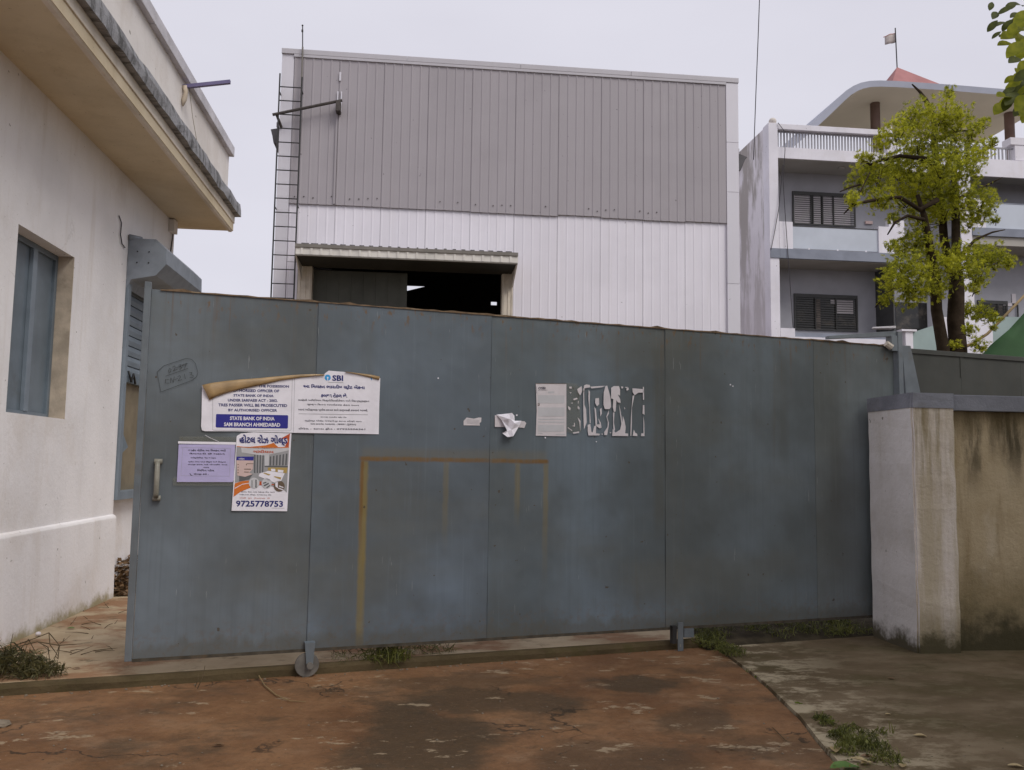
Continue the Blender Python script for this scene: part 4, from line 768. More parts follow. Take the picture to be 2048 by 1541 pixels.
# gutters on both eaves
MB().prism([(-3.40, YW+.15, 8.90), (-3.37, YW+.15, 8.79), (-3.36, YW+.15, 8.76), (-3.33, YW+.15, 8.60), (-3.24, YW+.15, 8.58), (-3.17, YW+.15, 8.42), (-3.17, YW+.15, 8.95)], (0, 4, 0)).build('gutter', M['gutter'], wh)
MB().prism([(7.42, YW+.15, 8.98), (7.72, YW+.15, 8.87), (7.66, YW+.15, 8.80), (7.56, YW+.15, 8.55), (7.42, YW+.15, 8.53)], (0, 4, 0)).build('gutter', M['gutter'], wh)
pb = MB(); pb.tube([(-3.29, YW-.32, 9.05), (-1.80, YW-.30, 9.48)], .034, 8); pbo = pb.build('pipe_arm', M['rustpipe'], wh)
MB().box(-1.93, -1.83, YW-.36, YW-.12, 9.22, 9.45).build('arm_bracket', M['rustpipe'], wh); MB().tube([(-3.2, YW-.3, 9.05), (-3.12, YW-.12, 8.85)], .03, 8).build('arm_bracket', M['rustpipe'], wh)
MB().box(-1.93, -1.90, YW-.145, YW-.12, 9.28, 9.75).box(-1.85, -1.82, YW-.145, YW-.12, 9.28, 9.75).box(-1.895, -1.855, YW-.145, YW-.12, 10.0, 10.2).build('cut_flashing', M['trim'], wh)
MB().box(-1.94, -1.90, YW-.142, YW-.10, 7.17, 9.26).build('wall_strip', M['wgrey'], wh)
ld = thing('wall_ladder', 'narrow dark fixed ladder climbing the left edge of the warehouse', 'ladder', (-2.92, YW-.3, 0))
MB().tube([(-3.165, YW-.32, 0), (-3.165, YW-.32, 10.0)], .017, 8).build('side_rail', M['black'], ld); MB().tube([(-2.685, YW-.32, 0), (-2.685, YW-.32, 9.95)], .017, 8).build('side_rail', M['black'], ld)
z = 9.70; zr = []
while z > .3: zr.append(z); z -= .3145
rm = None
for z in zr:
    o = MB().tube([(-3.165, YW-.32, 0), (-2.685, YW-.32, 0)], .0125, 6).build('rung', M['black'], ld) if rm is None else rm.copy()
    if rm is None: rm = o
    else: COL.objects.link(o)
    o.location = (0, 0, z)
for z in (1.2, 4.2, 7.0, 9.6):
    MB().tube([(-3.165, YW-.32, z), (-3.165, YW-.09, z)], .014, 6).build('wall_tie', M['black'], ld); MB().tube([(-2.685, YW-.32, z+.05), (-2.685, YW-.1, z+.05)], .014, 6).build('wall_tie', M['black'], ld)
lr = thing('lightning_rod', 'thin dark rod rising above the warehouse parapet beside the ladder', 'rod', (-2.70, YW-.2, 8.4))
MB().tube([(-2.70, YW-.2, 8.3), (-2.715, YW-.2, 10.7)], .019, 8).build('lower_rod', M['canopy'], lr); MB().tube([(-2.715, YW-.2, 10.65), (-2.735, YW-.2, 11.2)], .012, 8).build('upper_rod', M['black'], lr); MB().ball((-2.737, YW-.2, 11.2), .022, 8, 6).tube([(-2.735, YW-.2, 11.05), (-2.736, YW-.2, 11.10)], .022, 8).build('tip', M['black'], lr)
# ================================================================== APARTMENT HOUSE
hs = thing('apartment_house', 'white and blue-grey house with balconies and a curved roof terrace canopy', 'house', (14, 25, 0))
YF, YR, HX0, HX1 = 24.0, 25.2, 10.346, 27.0
MB().box(HX0, HX0+.30, YF+.42, 36, 0, 11.80).build('side_wall', M['hside'], hs)
MB().box(HX0+.30, HX1, YR, 36, 0, 11.0).build('rear_wall', M['hblue'], hs)
MB().box(HX0-.004, HX0+.284, YF, YF+.42, 0, 11.85).build('corner_column', M['hwhite'], hs, bevel=.01)
MB().box(HX0+.288, HX1, YF+.05, YR, 10.79, 11.13).box(14.6, HX1, YF-.02, YF+.045, 10.55, 11.10).build('terrace_slab', M['hwhite'], hs)
MB().box(HX0+.288, HX1, YF+.08, YR-.002, 10.772, 10.788).build('terrace_soffit', M['hsoff'], hs)
MB().box(HX0+.288, 14.40, YF, YF+.3, 11.672, 11.84).build('terrace_beam', M['hwhite'], hs, bevel=.01)
MB().box(14.12, 14.40, YF, YF+.3, 11.132, 11.670).build('terrace_post', M['hwhite'], hs)
MB().box(HX0-.008, HX0+.29, YF-.03, YF-.002, 7.70, 7.99).box(HX0+.291, 14.6, YF-.03, YR, 7.70, 7.99).build('balcony_slab', M['hslab'], hs, bevel=.006)
MB().box(HX0+.3, 14.6, YF+.05, YR-.002, 7.682, 7.699).build('balcony_soffit', M['hsoff'], hs)
MB().box(HX0+.29, 11.06, YF+.0, YF+.16, 7.992, 8.82).build('balcony_wall', M['hwhite'], hs, bevel=.006); MB().box(13.772, 14.24, YF+.0, YF+.5, 7.992, 8.81).build('balcony_wall', M['hwhite'], hs, bevel=.006)
MB().box(14.26, 14.75, YF+.25, YF+.45, 7.995, 9.1).build('balcony_wall', M['hwhite'], hs)
MB().box(11.07, 13.765, YF+.05, YF+.062, 8.03, 8.70).build('balcony_glass', M['glass'], hs); MB().box(11.065, 13.768, YF+.04, YF+.075, 8.702, 8.728).build('handrail', M['bar'], hs)
for i in range(3): MB().box(11.55+i*.9, 11.60+i*.9, YF+.03, YF+.049, 7.995, 8.05).build('glass_clamp', M['hwhite'], hs)
MB().box(HX0+.29, 11.08, YF, YF+.16, 0, 5.60).build('lower_wall', M['hwhite'], hs, bevel=.006); MB().box(11.085, 14.30, YF+.04, YF+.2, 0, 5.36).build('lower_wall', M['hwhite'], hs)
MB().box(11.085, 14.30, YF+.10, YF+.16, 5.362, 5.50).build('sill_band', M['hslab'], hs)
# balusters
rl = MB().box(10.64, 14.11, YF+.13, YF+.17, 11.625, 11.668).build('terrace_railing', M['rail'], hs); b0 = None
def balusters(x0, x1, dx, z0, z1, parent, y):
    first = None; x = x0
    while x < x1:
        if first is None: first = o = MB().box(x0-.021, x0+.021, y, y+.03, z0, z1).build('baluster', M['rail'], parent)
        else: o = first.copy(); COL.objects.link(o); o.location = (x-x0, 0, 0)
        x += dx
balusters(10.70, 14.10, .0975, 11.13, 11.625, rl, YF+.135)
rl2 = MB().box(14.42, 19.3, YF+.10, YF+.15, 11.50, 11.545).build('terrace_railing', M['rail'], hs); balusters(14.5, 19.2, .125, 11.13, 11.50, rl2, YF+.11)
MB().box(18.35, 18.75, YF+.02, YF+.35, 11.132, 11.62).box(18.2, 19.4, YF+.0, YF+.4, 11.622, 11.85).build('terrace_block', M['hwhite'], hs)
for (x, z) in ((10.54, 11.95), (14.26, 11.95)):
    MB().ball((x, YF+.15, z), .115, 16, 10).tube([(x, YF+.15, 11.84), (x, YF+.15, 11.88)], .07, 12).build('ball_finial', M['stoneball'], hs, smooth=True)
def window(x0, x1, z0, z1, kind, nb):
    y = YR
    fr = MB(); t = .05
    fr.box(x0, x1, y-.05, y-.002, z1-.11, z1).box(x0, x1, y-.05, y-.002, z0, z0+t).box(x0, x0+t, y-.05, y-.002, z0+t, z1-.11).box(x1-t, x1, y-.05, y-.002, z0+t, z1-.11)
    wn = fr.build('window', M['winframe'], hs)
    MB().box(x0+t, x1-t, y-.012, y-.004, z0+t, z1-.11).build('pane', M['pane'], wn)
    if kind == 'blind':
        for a, b in ((x0+t, x0+.6), (x0+.68, x0+.93), (x0+1.02, x0+1.32), (x0+1.38, x1-.16)): MB().box(a, b, y-.022, y-.014, z0+t, z1-.12).build('blind', M['blind'], wn)
        MB().box(x1-.15, x1-t, y-.03, y-.014, z0+t, z1-.12).build('sash', M['rail'], wn)
    else:
        MB().box(x0+.68, x0+.86, y-.022, y-.014, z0+t, z1-.16).build('curtain', plain('dim_curtain', (.17, .145, .13), .8, var=.3, scale=6), wn); MB().box(x0+1.40, x1-.14, y-.022, y-.014, z0+.55, z1-.16).build('blind', M['blind'], wn); MB().box(x0+1.2, x0+1.34, y-.022, y-.014, z0+.86, z1-.14).build('blind', M['blind'], wn)
    for x in ((x0+.60, x0+.66, x0+.98, x0+1.34) if kind == 'blind' else (x0+.68, x0+1.36)): MB().box(x-.014, x+.014, y-.075, y-.03, z0+t, z1-.11).build('mullion', M['winframe'], wn)
    first = None
    for i in range(nb):
        z = z0+.09+(z1-z0-.26)*i/(nb-1)
        if first is None: first = o = MB().box(x0+t, x1-t, y-.092, y-.078, z, z+.018).build('bar', M['bar'], wn); zf = z
        else: o = first.copy(); COL.objects.link(o); o.location = (0, 0, z-zf)
window(11.60, 13.68, 9.10, 10.17, 'blind', 13); window(11.60, 13.68, 5.763, 6.90, 'dim', 13); window(17.72, 18.75, 6.30, 6.91, 'dim', 8)
MB().box(14.0, 14.24, YR-.06, YR-.002, 9.22, 9.32).build('wall_plate', M['pinkp'], hs, bevel=.01)
MB().tube([(12.9, YF+.5, 10.77), (12.9, YF+.5, 10.72)], .1, 12).build('ceiling_lamp', M['hsoff'], hs)
# bays behind the tree
MB().box(14.95, 16.0, YR-.03, YR-.002, 0, 6.75).build('dark_door', M['pane'], hs); MB().box(14.30, 14.34, YF+.2, YR, 4.8, 7.68).build('dark_panel', M['winframe'], hs)
MB().box(14.32, 14.52, YF+.3, YF+.5, 0, 5.60).build('dark_pier', M['rail'], hs); MB().box(14.545, 14.78, YF+.0, YF+.2, 0, 5.62).box(14.40, 14.88, YF-.05, YF+.25, 5.622, 5.68).build('lower_pier', M['hwhite'], hs)
MB().hexa([(14.79, YF+.06, 4.9), (15.6, YF+.06, 4.9), (15.6, YF+.075, 4.9), (14.79, YF+.075, 4.9)], [(14.79, YF+.06, 5.60), (15.6, YF+.06, 5.88), (15.6, YF+.075, 5.88), (14.79, YF+.075, 5.60)]).build('lower_glass', M['glassg'], hs)
MB().box(16.44, 16.80, YF, YF+.36, 0, 10.77).build('middle_column', M['hwhite'], hs); MB().box(15.75, 16.43, YF, YF+.16, 0, 6.10).box(16.81, 17.36, YF, YF+.16, 0, 6.12).build('lower_wall', M['hwhite'], hs)
MB().box(17.37, 20.5, YF+.06, YF+.075, 5.2, 6.19).build('lower_glass', M['glassg'], hs)
MB().box(16.81, HX1, YF-.02, YR, 8.67, 8.92).build('balcony_slab', M['hslab'], hs); MB().box(16.81, HX1, YF+.05, YR-.002, 8.40, 8.668).build('balcony_soffit', M['hsoff'], hs)
MB().box(17.30, 21, YF+.05, YF+.065, 8.94, 9.72).build('balcony_glass', M['glass'], hs); MB().box(17.28, 21, YF+.04, YF+.08, 9.722, 9.75).build('handrail', M['hslab'], hs); MB().box(16.81, 17.27, YF, YF+.3, 8.922, 9.85).build('balcony_wall', M['hwhite'], hs)
# curved terrace canopy
RY0, RY1 = 25.5, 29.5
po = [(11.35, 11.60), (11.567, 11.795), (12.043, 12.22), (12.471, 12.60), (12.902, 13.01), (13.424, 13.53), (13.65, 13.74), (13.90, 13.91), (14.15, 14.03), (14.45, 14.11), (14.812, 14.15), (15.4, 14.17), (17.256, 14.17), (19.888, 14.13), (21.1, 14.12)]
th = .21; pi_ = []
for i, (x, z) in enumerate(po):
    a = po[max(0, i-1)]; b = po[min(len(po)-1, i+1)]; tx_, tz_ = b[0]-a[0], b[1]-a[1]; l = math.hypot(tx_, tz_); pi_.append((x+tz_/l*th, z-tx_/l*th))
n = len(po)
cv = MB(); cv.mesh([(x, y, z) for y in (RY0, RY1) for x, z in po], [(i, n+i, n+i+1, i+1) for i in range(n-1)]); cv.mesh([(x, RY0, z) for x, z in po]+[(x, RY0, z) for x, z in pi_], [(i, i+1, n+i+1, n+i) for i in range(n-1)]); cv.mesh([(x, RY1, z) for x, z in po]+[(x, RY1, z) for x, z in pi_], [(i+1, i, n+i, n+i+1) for i in range(n-1)])
cv.mesh([(21.1, RY0, po[-1][1]), (21.1, RY1, po[-1][1]), (21.1, RY1, pi_[-1][1]), (21.1, RY0, pi_[-1][1])], [(0, 1, 2, 3)]); cv.build('terrace_canopy', M['roofband'], hs)
MB().mesh([(x, y, z) for y in (RY0+.002, RY1-.002) for x, z in pi_], [(i, i+1, n+i+1, n+i) for i in range(n-1)]).build('canopy_underside', M['roofunder'], hs, smooth=True)
bm_ = MB(); ap = (16.93, 28.0, 15.93); bs = [(15.75, 26.7, 14.15), (19.6, 26.7, 14.15), (19.6, 29.3, 14.15), (15.75, 29.3, 14.15)]
bm_.mesh([ap]+bs, [(0, 1, 2), (0, 2, 3), (0, 3, 4), (0, 4, 1), (4, 3, 2, 1)]); bm_.build('pyramid_roof', M['redroof'], hs)
for x in (15.36, 20.30): MB().tube([(x, 26.8, 11.05), (x, 26.8, 14.0)], .16, 20).build('canopy_column', M['brownpost'], hs, smooth=False)
MB().box(HX0+.3, HX1, YR+.0, 36, 11.002, 11.05).build('terrace_floor', M['hsoff'], hs)
fl = thing('flag', 'faded pale flag on a thin pole above the red pyramid roof', 'flag', (16.93, 28, 15.9))
MB().tube([(16.93, 28, 15.9), (16.90, 28, 17.40)], .02, 6).build('pole', M['black'], fl)
fc = MB(); nx = 8
for j in range(4):
    for i in range(nx+1): t = i/nx; s = j/3; fc.v.append((16.905-.40*t, 28+.05*math.sin(t*7), 17.20-.13*t-.36*s+.02*math.sin(t*5+s)+(.05*t*s)))
fc.f = [(j*(nx+1)+i, j*(nx+1)+i+1, (j+1)*(nx+1)+i+1, (j+1)*(nx+1)+i) for j in range(3) for i in range(nx)]
fc.build('cloth', M['flag'], fl, smooth=True, thick=.008); MB().tube([(16.905-.40*t, 28+.05*math.sin(t*7), 17.205-.13*t+.02*math.sin(t*5)) for t in np.linspace(0, 1.1, 9)], .014, 5).build('hem', M['flagred'], fl)
MB().tube([at_y(1520, -30, 23.2), at_y(1516, 80, 23.4), at_y(1512, 180, 23.7), at_y(1509, 262, 24.2), at_y(1507, 320, 24.6)], .014, 5).build('overhead_cable', M['wire']); tag(bpy.data.objects['overhead_cable'], 'thin dark cable hanging down the sky between warehouse and house', 'cable')
hc = MB().tube([at_y(1556, 246, YF-.04), at_y(1568, 262, YF-.05), at_y(1570, 300, YF-.05), at_y(1566, 360, YF-.06), at_y(1571, 440, YF-.06), at_y(1578, 540, YF-.06), at_y(1586, 655, YF-.06)], .011, 5).build('house_cable', M['wire']); tag(hc, 'long thin cable hanging down the front of the house near its corner', 'cable')
hc = MB().tube([at_y(1566, 330, YF-.06), at_y(1557, 420, YF-.05), at_y(1549, 465, YF-.05), at_y(1542, 500, YF-.04)], .011, 5).build('house_cable', M['wire']); tag(hc, 'short slanting cable over the white corner column of the house', 'cable')
# ================================================================== TREE IN FRONT OF THE HOUSE
YT = 13.0
def T(x, y, d=0.): return at_y(x, y, YT+d)
tree = thing('feathery_tree', 'feathery yellow-green tree with two dark stems in front of the house', 'tree', tuple(at_y(1900, 700, YT)*np.array([1, 1, 0])))
b0_ = T(1884, 695)*np.array([1, 1, 0]); b1_ = T(1916, 695)*np.array([1, 1, 0])
tk = MB(); tk.tube([b1_, T(1916, 695), T(1911, 640), T(1913, 585), T(1913, 545)], [.17, .135, .13, .12, .10], 12)
tk.build('trunk', M['bark'], tree, smooth=True)
tk = MB(); tk.tube([b0_+np.array([.05, 0, 0]), T(1886, 695), T(1873, 620), T(1871, 560, -.1), T(1860, 500, -.2), T(1849, 436, -.3), T(1835, 390, -.4)], [.13, .10, .09, .085, .07, .05, .03], 10); tk.build('trunk', M['bark'], tree, smooth=True)
brs = [([(1913, 560), (1912, 480), (1911, 400), (1908, 350), (1915, 310)], [.085, .07, .06, .045, .025], 0), ([(1912, 575), (1888, 480), (1883, 410), (1874, 340), (1869, 285), (1870, 250), (1862, 222), (1851, 200), (1840, 184), (1824, 169)], [.085, .07, .065, .06, .055, .05, .045, .04, .025, .012], .2),
       ([(1872, 330), (1850, 318), (1800, 312), (1760, 322), (1740, 330), (1722, 318)], [.05, .04, .03, .025, .02, .01], -.4), ([(1875, 400), (1840, 420), (1800, 395), (1765, 398), (1740, 402), (1705, 410), (1688, 428)], [.045, .04, .03, .03, .025, .02, .01], -.5), ([(1849, 440), (1815, 432), (1790, 445), (1775, 470)], [.03, .025, .02, .01], -.6),
       ([(1870, 250), (1892, 225), (1893, 200), (1898, 185)], [.03, .02, .012, .008], .1), ([(1880, 360), (1920, 330), (1960, 305), (1995, 290)], [.04, .03, .02, .01], .3), ([(1910, 400), (1945, 385), (1985, 365), (2005, 355)], [.035, .025, .015, .008], .2), ([(1870, 280), (1905, 262), (1945, 262), (1972, 250)], [.03, .022, .014, .008], .2), ([(1913, 520), (1950, 480), (1985, 465), (2010, 460)], [.03, .022, .016, .008], -.3), ([(1871, 560), (1835, 545), (1795, 565), (1765, 600), (1750, 615)], [.035, .028, .02, .012, .008], -.4),
       ([(1914, 540), (1950, 530), (1990, 520), (2025, 530)], [.035, .025, .015, .008], .2), ([(1740, 345), (1718, 390), (1690, 405)], [.012, .01, .006], -.5), ([(1720, 370), (1700, 375), (1680, 384)], [.02, .015, .008], -.5)]
bd_ = []
for pts, rad, d in brs:
    P_ = [T(x, y, d+.15+random.uniform(-.12, .12)) for x, y in pts]; MB().tube(P_, rad, 7).build('branch', M['bark'], tree, smooth=True); bd_.append(P_)
clus = [(1830, 232, 34), (1880, 228, 36), (1912, 242, 34), (1945, 262, 22), (1968, 245, 14), (1795, 262, 34), (1840, 280, 46), (1890, 285, 40), (1762, 285, 22), (1898, 188, 15), (1742, 315, 10), (1725, 316, 12), (1722, 360, 34), (1758, 345, 44), (1800, 335, 46), (1845, 340, 46), (1885, 330, 42), (1925, 310, 38), (1962, 298, 26), (1985, 285, 12), (1935, 345, 34), (1870, 380, 46), (1812, 388, 44), (1762, 398, 32), (1705, 402, 17), (1787, 438, 13), (1845, 428, 38), (1885, 425, 36), (1925, 398, 34), (1960, 398, 30), (1988, 408, 16), (1940, 440, 28), (1965, 430, 22), (1992, 440, 9),
        (1832, 478, 32), (1805, 500, 24), (1852, 508, 42), (1808, 532, 34), (1785, 560, 30), (1832, 560, 44), (1872, 572, 36), (1768, 602, 16), (1820, 592, 32), (1922, 520, 40), (1960, 512, 40), (1990, 520, 32), (2017, 526, 14), (1952, 552, 28), (1898, 528, 26), (1950, 575, 18), (1782, 492, 14), (1930, 622, 20), (1962, 625, 26), (1988, 638, 13), (1918, 668, 16), (1940, 662, 14), (1958, 690, 18), (1910, 690, 12), (1985, 655, 8)]
cv_, cf_ = [], []
def sprig(mv, mf_, p, size, nl=7):
    ax = rng.normal(size=3); ax[2] = ax[2]*.5+.25; ax /= np.linalg.norm(ax); e1 = np.cross(ax, rng.normal(size=3)); e1 /= np.linalg.norm(e1); nrm = np.cross(ax, e1)
    for k in range(nl):
        a = (k/(nl-1)-.5)*2.6; d = ax*math.cos(a)+e1*math.sin(a)+nrm*rng.uniform(-.25, .25); l = size*(.75+.4*math.cos(a)); wv = np.cross(d, nrm); wv = wv/(np.linalg.norm(wv)+1e-6)*l*.105
        o = p+ax*size*.1*k*.2; i = len(mv); mid = o+d*l*.5+nrm*l*.05
        mv += [o, mid+wv, o+d*l, mid-wv]; mf_.append((i, i+1, i+2, i+3))
for (x, y, r) in clus:
    c = T(x, y, random.uniform(-.85, .3)); rr = r/F*YT*.98; k = int(16+r*r*.17)
    tw = MB()
    for q in range(max(2, r//9)):
        e = c+rng.normal(size=3)*rr*.55; s = c+np.array([random.uniform(-.1, .1)*rr, .1*rr, -.7*rr]); tw.tube([s, (s+e)/2+rng.normal(size=3)*.03, e], [.008, .006, .003], 4)
    cv0 = len(cv_)
    for q in range(k):
        v = rng.normal(size=3); v /= np.linalg.norm(v); v *= rr*(rng.uniform(.1, 1)**.5)*rng.uniform(.7, 1.3); v[1] *= 1.25
        sprig(cv_, cf_, c+v, rng.uniform(.034, .078))
    brs_ = tw; 
    clus_tw = globals().setdefault('TW', MB()); clus_tw.mesh(tw.v, tw.f)
MB().mesh(cv_, cf_).build('crown', M['leaf'], tree, kind='stuff')
TW.build('twigs', M['bark'], tree, kind='stuff')
# ================================================================== BROAD-LEAVED TREE OVER THE RIGHT EDGE
st = thing('broad_leaf_tree', 'broad-leaved tree whose leaves hang into the top right corner', 'tree', (5.6, 3.4, 0))
MB().tube([(5.6, 3.4, -.1), (5.55, 3.4, 1.8), (5.35, 3.5, 3.4), (5.0, 3.6, 4.6), (4.7, 3.6, 5.6)], [.19, .16, .14, .11, .06], 12).build('trunk', M['bark'], st, smooth=True)
for P_ in ([(5.35, 3.5, 3.4), (4.6, 4.0, 4.3), (3.95, 4.4, 4.55), (3.65, 4.5, 4.25), (3.52, 4.5, 4.02)], [(4.6, 4.0, 4.3), (4.1, 4.4, 4.0), (3.75, 4.5, 3.78), (3.5, 4.5, 3.68)], [(5.0, 3.6, 4.6), (4.2, 4.6, 5.5), (3.6, 5.2, 6.0)], [(4.7, 3.6, 5.6), (3.6, 3.2, 6.4), (2.6, 3.0, 6.7)], [(5.35, 3.5, 3.4), (6.2, 4.4, 4.6), (6.8, 5.2, 5.6)]): MB().tube(P_, [.07, .04, .022, .012, .006][:len(P_)], 7).build('branch', M['bark'], st, smooth=True)
def leafmesh(l, w):
    vs = []; prof = [(0, .03), (.12, .20), (.3, .40), (.5, .5), (.7, .46), (.86, .30), (.95, .14), (1.0, 0.0)]
    for t, h in prof:
        zc = -.12*l*(t-.4)**2*2
        vs += [(t*l, -h*w, zc+abs(h)*w*.22), (t*l, 0, zc), (t*l, h*w, zc+abs(h)*w*.22)]
    return vs, [(i*3+k, i*3+3+k, i*3+4+k, i*3+1+k) for i in range(len(prof)-1) for k in range(2)]
lv, lf = leafmesh(1.0, .52); LVN = np.array(lv)
lm = bpy.data.meshes.new('leaf'); lm.from_pydata(lv, [], lf); lm.materials.append(M['leaf_big'])
for p in lm.polygons: p.use_smooth = True
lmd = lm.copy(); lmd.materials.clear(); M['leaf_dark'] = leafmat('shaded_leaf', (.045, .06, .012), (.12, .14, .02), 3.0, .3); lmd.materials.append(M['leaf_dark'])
spots = [(1990, 30, .075, 1), (1985, 52, .07, 1), (2000, 48, .075, 1), (2012, 20, .08, 1), (2005, 72, .06, 1), (1993, 70, .055, 1), (2022, 12, .08, 1), (2030, 30, .07, 1), (1982, 12, .06, 1), (2015, 50, .08, 1), (2040, 10, .09, 1),
         (2035, 48, .14, 0), (2018, 72, .13, 0), (2040, 75, .14, 0), (2012, 88, .11, 0), (2030, 98, .13, 0), (2045, 105, .12, 0), (2030, 120, .10, 1), (2048, 60, .14, 0), (2055, 90, .15, 0), (2046, 132, .10, 0),
         (2038, 152, .10, 0), (2044, 165, .11, 0), (2028, 172, .12, 0), (2040, 182, .11, 1), (2010, 192, .13, 0), (2024, 196, .12, 1), (2000, 216, .12, 0), (2040, 205, .12, 0), (2044, 222, .10, 0), (2055, 185, .14, 0), (2060, 140, .14, 0), (2015, 205, .10, 1), (2036, 142, .08, 0), (2022, 158, .08, 0), (2046, 150, .1, 1), (2032, 190, .09, 0), (2018, 182, .08, 1), (2048, 212, .11, 0), (2036, 222, .09, 1), (2050, 236, .09, 0), (2008, 205, .08, 0), (2056, 168, .12, 1), (2046, 32, .12, 0), (2056, 44, .12, 0), (2024, 60, .09, 0)]
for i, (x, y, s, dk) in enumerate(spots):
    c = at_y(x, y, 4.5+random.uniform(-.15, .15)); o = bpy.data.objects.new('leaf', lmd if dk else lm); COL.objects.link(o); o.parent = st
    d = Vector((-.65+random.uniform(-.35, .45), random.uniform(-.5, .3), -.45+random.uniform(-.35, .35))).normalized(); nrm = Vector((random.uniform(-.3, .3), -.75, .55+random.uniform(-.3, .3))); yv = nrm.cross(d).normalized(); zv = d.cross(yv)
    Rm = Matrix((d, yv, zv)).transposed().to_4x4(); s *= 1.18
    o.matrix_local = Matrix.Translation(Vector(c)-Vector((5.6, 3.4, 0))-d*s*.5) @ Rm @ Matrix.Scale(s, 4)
cv_, cf_ = [], []; NL = len(lv)
for i in range(14000):
    v = rng.normal(size=3); v /= np.linalg.norm(v); v *= rng.uniform(.2, 1)**.45
    c = np.array([7.3, .9, 6.6])+v*np.array([3.7, 4.8, 2.3]) if i % 3 else np.array([7.6, 1.6, 4.0])+v*np.array([2.6, 4.0, 2.3])  # unseen crown mass; second, lower lobe added to shade pillar, wall and gate end
    if c[2] < 1.75+.66*max(0, c[1]): 
        if c[0] < .92*c[1]+.25: continue
    d = rng.normal(size=3); d[2] -= .5; d /= np.linalg.norm(d); yv = np.cross(rng.normal(size=3), d); yv /= np.linalg.norm(yv); s = rng.uniform(.14, .25)
    q = np.array([[0, 0, 0], [.35, -.24, .02], [1, 0, -.05], [.35, .24, .02]])*s; zz = np.cross(d, yv); i0 = len(cv_)
    cv_ += [c+a*d+b*yv+e*zz for a, b, e in q]; cf_.append((i0, i0+1, i0+2, i0+3))
MB().mesh(cv_, cf_).build('crown', M['leaf_big'], st, kind='stuff')
# ================================================================== TARPAULIN AND BAMBOO BEHIND THE FENCE
tar = MB(); nn = 12; A = [T(1958, 716, 1.0), T(1986, 690, 1.0), T(2014, 660, 1.0), T(2060, 612, 1.0), T(2140, 528, 1.0)]
tp_ = thing('green_tarpaulin', 'green tarpaulin sloping down behind the fence at the right edge', 'tarpaulin', tuple(T(2060, 710, 1.0)*np.array([1, 1, 0])))
for j in range(nn+1):
    for i, a in enumerate(A):
        s = j/nn; b = np.array([a[0]+.15*s, a[1]-.5*s+.08*math.sin(i*2+j*.9), a[2]*(1-s)+1.4*s]); tar.v.append(tuple(b))
k = len(A); tar.f = [(j*k+i, j*k+i+1, (j+1)*k+i+1, (j+1)*k+i) for j in range(nn) for i in range(k-1)]
tar.build('sheet', M['tarp'], tp_, smooth=True, thick=.01)
bo = MB().tube([T(1915, 700, .7), T(1945, 688, .7), T(1975, 668, .7), T(2010, 632, .7), T(2060, 580, .7)], [.03, .027, .025, .024, .022], 8).build('bent_pole', M['bamboo'], smooth=True); tag(bo, 'bent tan pole curving along the edge of the green tarpaulin', 'pole')
# ================================================================== WEEDS, LITTER AND LEAVES
def blades(mb, c, n, h, r, lean=.5, wd_=.006):
    for i in range(n):
        a = random.uniform(0, 6.283); q = r*math.sqrt(random.random()); p = np.array([c[0]+q*math.cos(a), c[1]+q*math.sin(a)*.7, c[2]]); hh = h*random.uniform(.4, 1.1); b = random.uniform(0, 6.283); l = lean*random.uniform(.2, 1.3)
        dr = np.array([math.cos(b), math.sin(b), 0]); sd2 = np.array([-math.sin(b), math.cos(b), 0])*wd_*random.uniform(.6, 1.3)
        m1 = p+np.array([0, 0, hh*.55])+dr*hh*l*.3; t = p+np.array([0, 0, hh*.9])+dr*hh*l
        mb.mesh([p-sd2, p+sd2, m1+sd2*.7, m1-sd2*.7, t], [(0, 1, 2, 3), (3, 2, 4)])
def tangle(mb, c, rx, ry, rz, n, l, w=.0022):
    for i in range(n):
        v = rng.normal(size=3); v /= np.linalg.norm(v); v *= rng.uniform(.1, 1)**.4; p = np.array(c)+np.array([v[0]*rx, v[1]*ry, abs(v[2])*rz]); d = rng.normal(size=3); d[2] = d[2]*.6+.2; d /= np.linalg.norm(d)
        sdv = np.cross(d, rng.normal(size=3)); sdv = sdv/np.linalg.norm(sdv)*w*rng.uniform(.6, 2.2); q = l*rng.uniform(.4, 1.2); md = p+d*q*.5+np.array([0, 0, .012]); e = p+d*q-np.array([0, 0, .01])
        mb.mesh([p-sdv, p+sdv, md+sdv, md-sdv, e], [(0, 1, 2, 3), (3, 2, 4)])
gr = MB()
tangle(gr, at_z(770, 1322, .05), .17, .09, .12, 620, .09, .0016); tangle(gr, at_z(850, 1308, .06), .24, .10, .07, 170, .11, .0013); tangle(gr, at_z(690, 1322, .06), .14, .08, .05, 70, .09, .0013)
for x, y, n, h, r in ((770, 1322, 60, .15, .15), (805, 1318, 50, .12, .12)): blades(gr, at_z(x, y, .055), n, h, r, .9, .0022)
gr.build('grass', M['grass'], kind='stuff')
gr = MB()
for i in range(26): u = 3.15+random.random()*1.9; c = GL(u, .0+random.random()*.5, .03); blades(gr, c, 12, .14, .12, .8, .003); tangle(gr, c, .14, .10, .07, 60, .08, .0018)
for x, y in ((1400, 1288), (1430, 1296), (1455, 1305), (1470, 1312), (1420, 1280)): tangle(gr, at_z(x, y, .02), .11, .08, .07, 170, .06, .0016); blades(gr, at_z(x, y, .02), 14, .09, .09, .8, .0025)
for x, y in ((1480, 1322), (1502, 1345)): blades(gr, at_z(x, y, .0), 20, .03, .04, .8, .003)
gr.build('grass', M['grass'], kind='stuff')
gr = MB()
